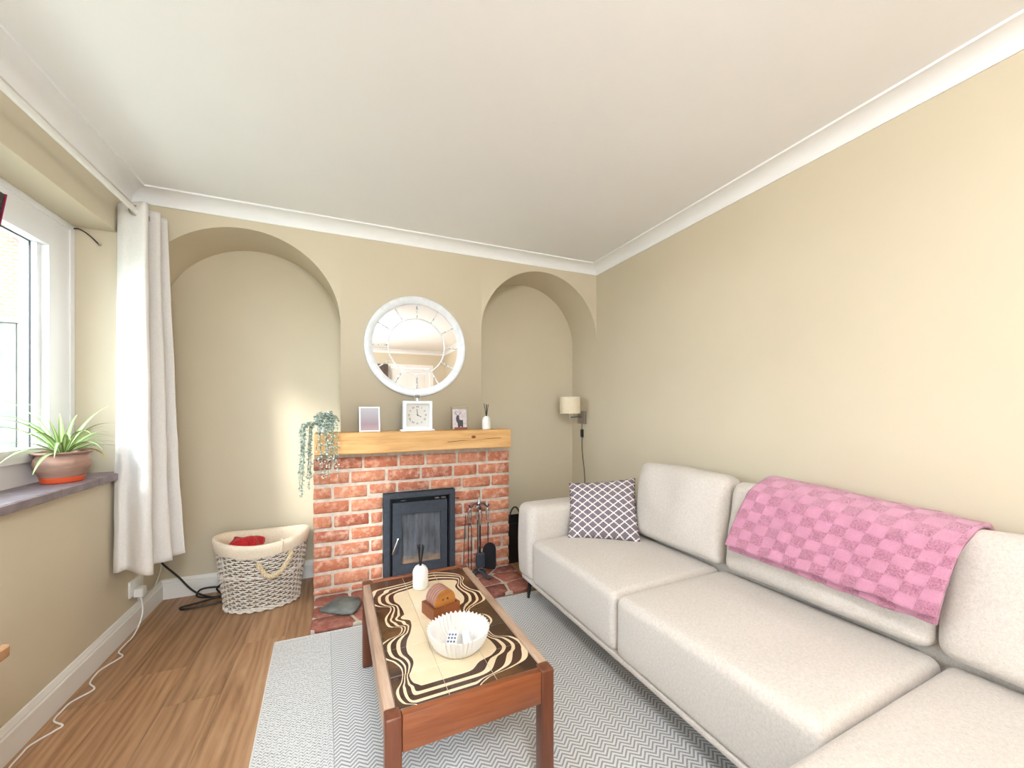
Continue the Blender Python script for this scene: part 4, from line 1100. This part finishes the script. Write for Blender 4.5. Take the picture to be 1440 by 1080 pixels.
bm = B(); softbox(bm, (0, 0, 0), (.085, .075, .055), .04, (8, 8, 4), lambda p: p + Vector((.02 * noise.noise(p * 22), .02 * noise.noise(p * 22 + Vector((5, 0, 0))), .03 * noise.noise(p * 20 + Vector((0, 7, 0))))))
rb = finish(bm, 'red_cloth_bundle', m_red, angle=80); rb.location = (-.555, 2.800, .335); tag(rb, 'crumpled red cloth inside the wicker basket', 'cloth')
bm = B(); softbox(bm, (0, 0, 0), (.14, .095, .11), .05, (6, 6, 4), lambda p: p + Vector((0, 0, .01 * noise.noise(p * 14))))
fil = finish(bm, 'folded_blanket', m_liner, angle=80); fil.location = (-.462, 2.79, .160); tag(fil, 'cream blanket at the bottom of the wicker basket under the red cloth', 'blanket')

# ------------------------------------------------------------------ curtain and rod
rod = thing('curtain_rod', 'white metal curtain rod above the window', 'curtain rod', (-.95, 2.0, 2.150))
bm = B(); tube(bm, [(0, -1.95, 0), (0, .655, 0)], .0125, 16); finish(bm, 'pole', m_gloss, rod)
for y_ in (.62, -1.9):
    bm = B(); tube(bm, [(-.0985, y_ - .0, 0), (-.012, y_ - .0, 0)], .007, 10); finish(bm, 'bracket', m_gloss, rod)
bm = B(); lathe(bm, [(.001, 0), (.018, 0), (.018, .02), (.014, .028), (.001, .03)], 20); bm.transform(Matrix.Translation((0, .655, 0)) @ Matrix.Rotation(R(-90), 4, 'X')); finish(bm, 'finial', m_gloss, rod)
cur = thing('curtain', 'pale linen eyelet curtain gathered at the far end of the rod', 'curtain', (-.95, 2.55, .38))
topP = [(-.09, .0), (-.06, -.022), (-.03, -.040), (.03, -.075), (.048, -.068), (.040, -.045), (-.03, -.010), (-.045, .005), (-.010, .020), (.050, .030), (.060, .045), (.040, .058), (-.030, .070), (-.040, .082), (.0, .095), (.055, .105), (.055, .118), (-.085, .136)]
botP = [(-.085, -.055), (-.055, -.078), (-.028, -.062), (.03, -.118), (.068, -.132), (.088, -.105), (.03, -.062), (-.010, -.040), (.03, -.022), (.098, -.004), (.116, .020), (.085, .042), (.01, .058), (-.01, .072), (.04, .092), (.118, .106), (.128, .120), (-.08, .138)]
tp_ = spline([(x, y, 0) for x, y in topP], 8); bp_ = spline([(x, y, 0) for x, y in botP], 8)
NZ = 70; HT = 1.815; bm = B(); V = []
for j in range(NZ + 1):
    u = j / NZ; row = []
    for i, (a, b) in enumerate(zip(bp_, tp_)):
        k_ = u ** .8; p = a.lerp(b, k_)
        z = HT * u + (.012 * math.sin(i * .11) * (1 - u) ** 3)
        wv_ = .006 * noise.noise((i * .07, u * 6, 1.0)) * (1 - u * .6) + .005 * noise.noise((i * .16, u * 14 + i * .1, 9.0)) * max(0, 1 - abs(u - .3) * 2.4)
        row.append(bm.verts.new((p.x + wv_, p.y + wv_ * .7, z)))
    V.append(row)
for a, b in zip(V, V[1:]):
    for i in range(len(a) - 1): bm.faces.new((a[i], a[i + 1], b[i + 1], b[i]))
clo = finish(bm, 'curtain_cloth', m_curtain, cur, angle=80)
md = clo.modifiers.new('thickness', 'SOLIDIFY'); md.thickness = .003
for y_ in (-.058, -.026, .022, .064, .098):
    bm = B(); tube(bm, [(.0235 * math.cos(a), 0, .0235 * math.sin(a)) for a in [2 * math.pi * i / 24 for i in range(24)]], .004, 6, closed=True)
    bm.transform(Matrix.Translation((0, y_, 2.150 - .38))); finish(bm, 'eyelet', m_brushed, cur)

# ------------------------------------------------------------------ spider plant on the sill
sp_ = thing('spider_plant', 'spider plant in a weathered terracotta pot on the window sill', 'plant', (-1.120, 2.305, .8642))
bm = B(); lathe(bm, [(.001, 0), (.060, 0), (.064, .003), (.068, .022), (.066, .024), (.063, .020), (.060, .006), (.001, .005)], 40); finish(bm, 'saucer', m_orange, sp_)
bm = B(); rg = lathe(bm, [(.001, .007), (.055, .007), (.058, .012), (.072, .035), (.083, .060), (.087, .080), (.084, .098), (.077, .112), (.078, .118), (.090, .123), (.092, .128), (.088, .131), (.076, .128), (.072, .118), (.001, .114)], 48, fn=lambda a, z: 1 + .006 * math.sin(a * 3 + z * 40)); finish(bm, 'pot', m_terra, sp_)
bm = B(); lathe(bm, [(.001, .118), (.05, .119), (.0715, .1175)], 24); finish(bm, 'soil', m_soil, sp_)
m_sp = mat('spider_leaf', lin(140, 176, 96), 0.5); t = NT(m_sp); s3_ = t.add('ShaderNodeSeparateXYZ'); t.link(t.coord('UV'), s3_.inputs[0])
t.link(t.mix(t.ramp(t.math('ABSOLUTE', t.math('SUBTRACT', s3_.outputs[0], .5)), [(.10, 1.0), (.30, 0.0)]), t.mix(s3_.outputs[1], lin(108, 152, 72), lin(132, 170, 92)), lin(206, 220, 160)), pn(m_sp).inputs['Base Color'])
pn(m_sp).inputs['Subsurface Weight'].default_value = 0.0
m_spy = mat('yellowed_leaf', lin(222, 206, 120), 0.6)
rs = random.Random(21)
leaves = []   # azimuth (deg, 0 = +X into room, 90 = +Y far), length, initial elevation, droop
for az, L, el, dr in ((-95, .30, 50, 75), (-80, .30, 36, 62), (-105, .26, 62, 85), (-70, .27, 28, 70), (-60, .22, 45, 80), (-88, .24, 20, 55), (-45, .2, 55, 90), (-112, .20, 35, 70), (-98, .31, 42, 70), (-84, .21, 10, 60),
                      (70, .29, 62, 42), (80, .24, 42, 60), (62, .20, 28, 50), (95, .22, 70, 50), (50, .18, 50, 80), (85, .17, 20, 40), (75, .26, 14, 35),
                      (10, .18, 70, 70), (-15, .20, 62, 80), (150, .16, 82, 30), (-150, .20, 80, 30), (30, .17, 60, 90), (120, .19, 80, 30), (-125, .23, 75, 55), (0, .15, 50, 100), (-35, .17, 40, 95)):
    leaves.append((R(az + rs.uniform(-4, 4)), L * (1.28 if az < 0 else 1.0), R(el), R(dr), rs.uniform(.0075, .0105), m_sp))
leaves.append((R(72), .15, R(-5), R(62), .010, m_spy))
for az, L, el, dr, wd, mm in leaves:
    bm = B(); uvl = bm.loops.layers.uv.new('UVMap'); n = 14; prev = None
    p = Vector((.018 * math.cos(az), .018 * math.sin(az), .119)) if mm is m_sp else Vector((.075 * math.cos(az), .075 * math.sin(az), .134))
    side = Vector((-math.sin(az), math.cos(az), 0))
    for k in range(n + 1):
        u = k / n; e = el - (dr + el * 0) * (u ** 1.5) * 1.0
        d = Vector((math.cos(az) * math.cos(e), math.sin(az) * math.cos(e), math.sin(e)))
        w_ = wd * (min(1, .45 + 1.6 * u) * (1 - u ** 2.2)) + .0006
        nrm = side.cross(d)
        cur_ = [bm.verts.new(p - side * w_ + nrm * w_ * -.35), bm.verts.new(p), bm.verts.new(p + side * w_ + nrm * w_ * -.35)]
        if prev:
            for q in (0, 1):
                f_ = bm.faces.new((prev[0][q], prev[0][q + 1], cur_[q + 1], cur_[q]))
                for lp, uvv in zip(f_.loops, ((q / 2, prev[1]), ((q + 1) / 2, prev[1]), ((q + 1) / 2, u), (q / 2, u))): lp[uvl].uv = uvv
        prev = (cur_, u); p = p + d * (L / n)
    finish(bm, 'leaf', mm, sp_, angle=80, recalc=False)

# ------------------------------------------------------------------ wall lamp
wl = thing('wall_lamp', 'cream shaded swing arm wall lamp in the right alcove', 'wall lamp', (XR - .0005, 2.895, 1.10))
finish(bbox(-.022, 0, -.055, .055, -.055, .055, .003, 2), 'wall_plate', m_brushed, wl)
bm = B(); tube(bm, [(-.02, -.0, .005), (-.075, -.03, .005), (-.165, -.055, .002)], .006, 10); finish(bm, 'swing_arm', m_brushed, wl)
bm = B(); tube(bm, [(-.165, -.055, -.022), (-.165, -.055, .09)], .006, 10); finish(bm, 'lamp_stem', m_brushed, wl)
bm = B(); lathe(bm, [(.081, 0), (.086, 0), (.086, .135), (.081, .135), (.081, 0)], 48, (-.165, -.055, .036)); shd = finish(bm, 'lamp_shade', m_shade, wl, angle=40)
bm = B(); tube(bm, [(-.165 + .0835 * math.cos(a), -.055 + .0835 * math.sin(a), .171) for a in [2 * math.pi * i / 40 for i in range(40)]], .003, 6, closed=True)
for a in (0, 120, 240): tube(bm, [(-.165, -.055, .085), (-.165 + .082 * math.cos(R(a)), -.055 + .082 * math.sin(R(a)), .085)], .0015, 5)
finish(bm, 'shade_ring', m_wplastic, shd)
bm = B(); lathe(bm, [(.001, .02), (.008, .021), (.008, .052), (.018, .066), (.022, .084), (.016, .105), (.001, .115)], 20, (-.165, -.055, .07)); finish(bm, 'bulb', mat('frosted_bulb', lin(245, 243, 236), .3), wl)
bm = B(); lathe(bm, [(.001, .012), (.004, .012), (.004, 0), (.001, 0)], 10); bm.transform(Matrix.Translation((-.022, 0, 0)) @ Matrix.Rotation(R(-90), 4, 'Y')); finish(bm, 'toggle', m_chrome, wl)
bm = B(); tube(bm, spline([(-.010, 0, -.055), (-.010, .004, -.075), (-.010, 0, -.105)], 5), .0028, 6)
tube(bm, spline([(-.010, -.0, -.172), (-.008, .006, -.25), (-.006, -.008, -.36), (-.008, -.030, -.45), (-.008, -.040, -.55), (-.008, -.036, -.70), (-.019, -.03, -.98), (-.021, -.03, -1.09)], 8), .0028, 6)
cord = finish(bm, 'flex', m_black, wl)
finish(bbox(-.020, -.001, -.014, .014, -.172, -.104, .004, 2), 'inline_switch', m_black, cord)

# ------------------------------------------------------------------ sockets and cables
def socket(name, label, y, z, w_):
    o = thing(name, label, 'socket', (XL + .0005, y, z))
    finish(bbox(0, .011, -w_, w_, -.043, .043, .003, 2), 'faceplate', m_wplastic, o)
    for s in ((-1, 1) if w_ > .05 else (0,)):
        finish(bbox(.011, .014, s * w_ * .5 - .006, s * w_ * .5 + .006, .018, .034, .001, 1), 'rocker', m_wplastic, o)
    return o
socket('wall_socket', 'white double wall socket under the gathered curtain', 2.745, .222, .073)
o = thing('plug', 'white plug in the double socket under the curtain', 'plug', (XL + .0120, 2.716, .196))
bm = B(); softbox(bm, (.022, 0, 0), (.021, .024, .024), .007, (2, 2, 2)); finish(bm, 'plug_body', m_wplastic, o)
pts_ = [(.024, -.002, -.022), (.040, -.02, -.075), (.045, -.05, -.13), (.034, -.10, -.186), (.028, -.17, -.1925)]
yy = -.17; k = 0
while yy > -1.05:
    for (dx_, dy) in ((.012, -.055), (.050, -.040), (.046, -.022), (.010, -.050), (.006, -.045)):
        yy += dy * rs.uniform(.9, 1.25); pts_.append((.018 + dx_ * rs.uniform(.75, 1.1), yy, -.1925))
bm = B(); tube(bm, spline(pts_, 5), .0032, 7); finish(bm, 'cable', m_wplastic, o)
o = thing('aerial_socket', 'small white aerial box above the skirting under the curtain', 'socket', (XL + .0005, 2.80, .150))
finish(bbox(0, .018, -.028, .028, -.026, .026, .003, 2), 'box_body', m_wplastic, o)
bm = B(); tube(bm, spline([(.012, .03, -.0), (.020, .10, -.02), (.022, .16, .01), (.024, .20, .06), (.02, .215, .09)], 6), .003, 6); finish(bm, 'lead', m_wplastic, o)
bc = thing('black_cable', 'loosely coiled black cable on the floor behind the wicker basket', 'cable', (-.86, 2.93, .0005))
pts_ = [(-.165, .08, .245), (-.145, .075, .22), (-.08, .065, .15), (.0, .05, .055), (.10, .02, .012), (.20, .01, .008), (.27, .05, .008), (.20, .095, .02), (.10, .09, .045), (.03, .07, .05), (.02, .045, .02), (.10, .02, .012), (.22, .02, .012), (.25, .06, .02), (.16, .10, .055), (.11, .08, .04), (.16, .03, .012), (.24, -.02, .006), (.12, -.07, .006), (.0, -.085, .006), (-.035, -.05, .006), (.02, -.03, .008), (.16, .0, .016), (.28, .02, .012)]
bm = B(); tube(bm, spline(pts_, 7), .0055, 8); finish(bm, 'cable_loop', m_black, bc)
o = thing('curtain_wire_hook', 'short dark wire hook on the window reveal near the frame', 'hook', (XL - .150, WY1 - .0005, 2.035))
bm = B(); tube(bm, spline([(-.012, -.008, .012), (.012, -.008, .014), (.05, -.012, -.012), (.085, -.008, -.052)], 6), .0028, 6); finish(bm, 'wire', m_dark, o)
bm = B(); lathe(bm, [(.001, 0), (.005, 0), (.005, .008), (.001, .008)], 10); bm.transform(Matrix.Translation((.086, -.010, -.054))); finish(bm, 'end_cap', m_brushed, o)

# ------------------------------------------------------------------ television and its unit by the window
tu = thing('television_unit', 'low wooden television unit with rounded corner under the window', 'cabinet', (-.892, .85, .0005))
UX0, UX1, UY0, UY1, UZ = -.137, .137, -.60, .525, .60
bm = B(); pr = [(UX0, UY0), (UX1, UY0)] + [(UX1 - .02 + .02 * math.cos(R(a)), UY1 - .02 + .02 * math.sin(R(a))) for a in range(0, 91, 15)] + [(UX0, UY1)]
prism(bm, pr, UZ - .026, UZ - .0005); bmesh.ops.recalc_face_normals(bm, faces=bm.faces); bevel(bm, .004, 2); finish(bm, 'top', m_shelfwood, tu)
for y_ in (UY0 + .03, 0, UY1 - .06): finish(bbox(UX0, UX1 - .03, y_, y_ + .02, .08, UZ - .0265, .001, 1), 'side_panel', m_shelfwood, tu)
finish(bbox(UX0, UX1 - .03, UY0 + .03, UY1 - .04, .06, .08, .001, 1), 'bottom_panel', m_shelfwood, tu)
for a in (UX0 + .02, UX1 - .06):
    for b in (UY0 + .06, UY1 - .09): finish(bbox(a, a + .03, b, b + .03, 0, .06, .002, 1), 'leg', m_shelfwood, tu)
o = finish(bbox(-.11, .112, -.11, .10, 0, .008, .002, 1), 'paper_booklet', mat('white_paper', lin(238, 238, 240), .6)); o.location = (-.892, 1.255, UZ + .001); tag(o, 'white paper booklet lying on the television unit', 'booklet')
tv = thing('television', 'black flat screen television on a pole stand beside the window', 'television', (-.86, .82, UZ + .0012))
bm = B(); lathe(bm, [(.001, 0), (.11, 0), (.11, .008), (.02, .016), (.001, .016)], 32); finish(bm, 'stand_base', m_black, tv)
bm = B(); tube(bm, [(0, 0, .012), (0, 0, .80)], .018, 12); finish(bm, 'stand_pole', m_black, tv)
Mt = Matrix.Translation((.041, 0, .79)) @ Matrix.Rotation(R(8.6), 4, 'Y')
bm = B(); box(bm, -.022, .022, -.20, .522, -.12, .31, Mt); bmesh.ops.recalc_face_normals(bm, faces=bm.faces); bevel(bm, .005, 2); pnl = finish(bm, 'screen_panel', mat('black_bezel', lin(30, 28, 32), .4), tv)
bm = B(); box(bm, .0222, .0235, -.19, .512, -.105, .298, Mt); finish(bm, 'screen', mat('dark_screen', lin(14, 14, 18), .1), pnl, smooth=False)
bm = B(); box(bm, -.0225, .0225, .5222, .5245, -.12, .31, Mt); finish(bm, 'red_trim', mat('dark_red_trim', lin(120, 20, 60), .4), pnl, smooth=False)

# dark cabinet at the rear, seen in the mirror
cb = thing('tall_cabinet', 'tall dark brown cabinet against the rear wall beside the white door', 'cabinet', (.63, YN + .0005, .0005))
m_dkw = wood('dark_cabinet_wood', lin(52, 36, 24), lin(70, 50, 34), lin(84, 62, 44), 'Z', .5)
finish(bbox(-.115, .115, .001, .30, 0, 2.02, .003, 1), 'body', m_dkw, cb)
dr_ = finish(bbox(-.11, .11, .3005, .318, .05, 2.0, .003, 1), 'cabinet_door', m_dkw, cb)
bm = B(); tube(bm, [(.09, .318, 1.0), (.09, .34, 1.0), (.09, .34, 1.12), (.09, .318, 1.12)], .005, 8); finish(bm, 'handle', m_brushed, dr_)

# globe pendant added out of view behind the camera as interior fill light
pl_ = thing('fill_globe', 'added white globe fill light hanging unseen behind the camera', 'fill light', (.12, -.60, ZC - .0005))
bm = B(); lathe(bm, [(.001, 0), (.05, 0), (.05, -.012), (.02, -.03), (.001, -.03)], 28); finish(bm, 'ceiling_rose', m_wplastic, pl_)
bm = B(); tube(bm, [(0, 0, -.03), (0, 0, -.10)], .003, 8); finish(bm, 'flex', m_wplastic, pl_)
m_glow = mat('fill_globe_glow', (1, 1, 1, 1), .3); pn(m_glow).inputs['Emission Color'].default_value = (0.97, .985, 1.0, 1); pn(m_glow).inputs['Emission Strength'].default_value = 31.0
bm = B(); lathe(bm, [(.18 * math.sin(math.pi * i / 20) + .0005, -.28 + .18 * math.cos(math.pi * i / 20)) for i in range(21)], 32); finish(bm, 'globe', m_glow, pl_)
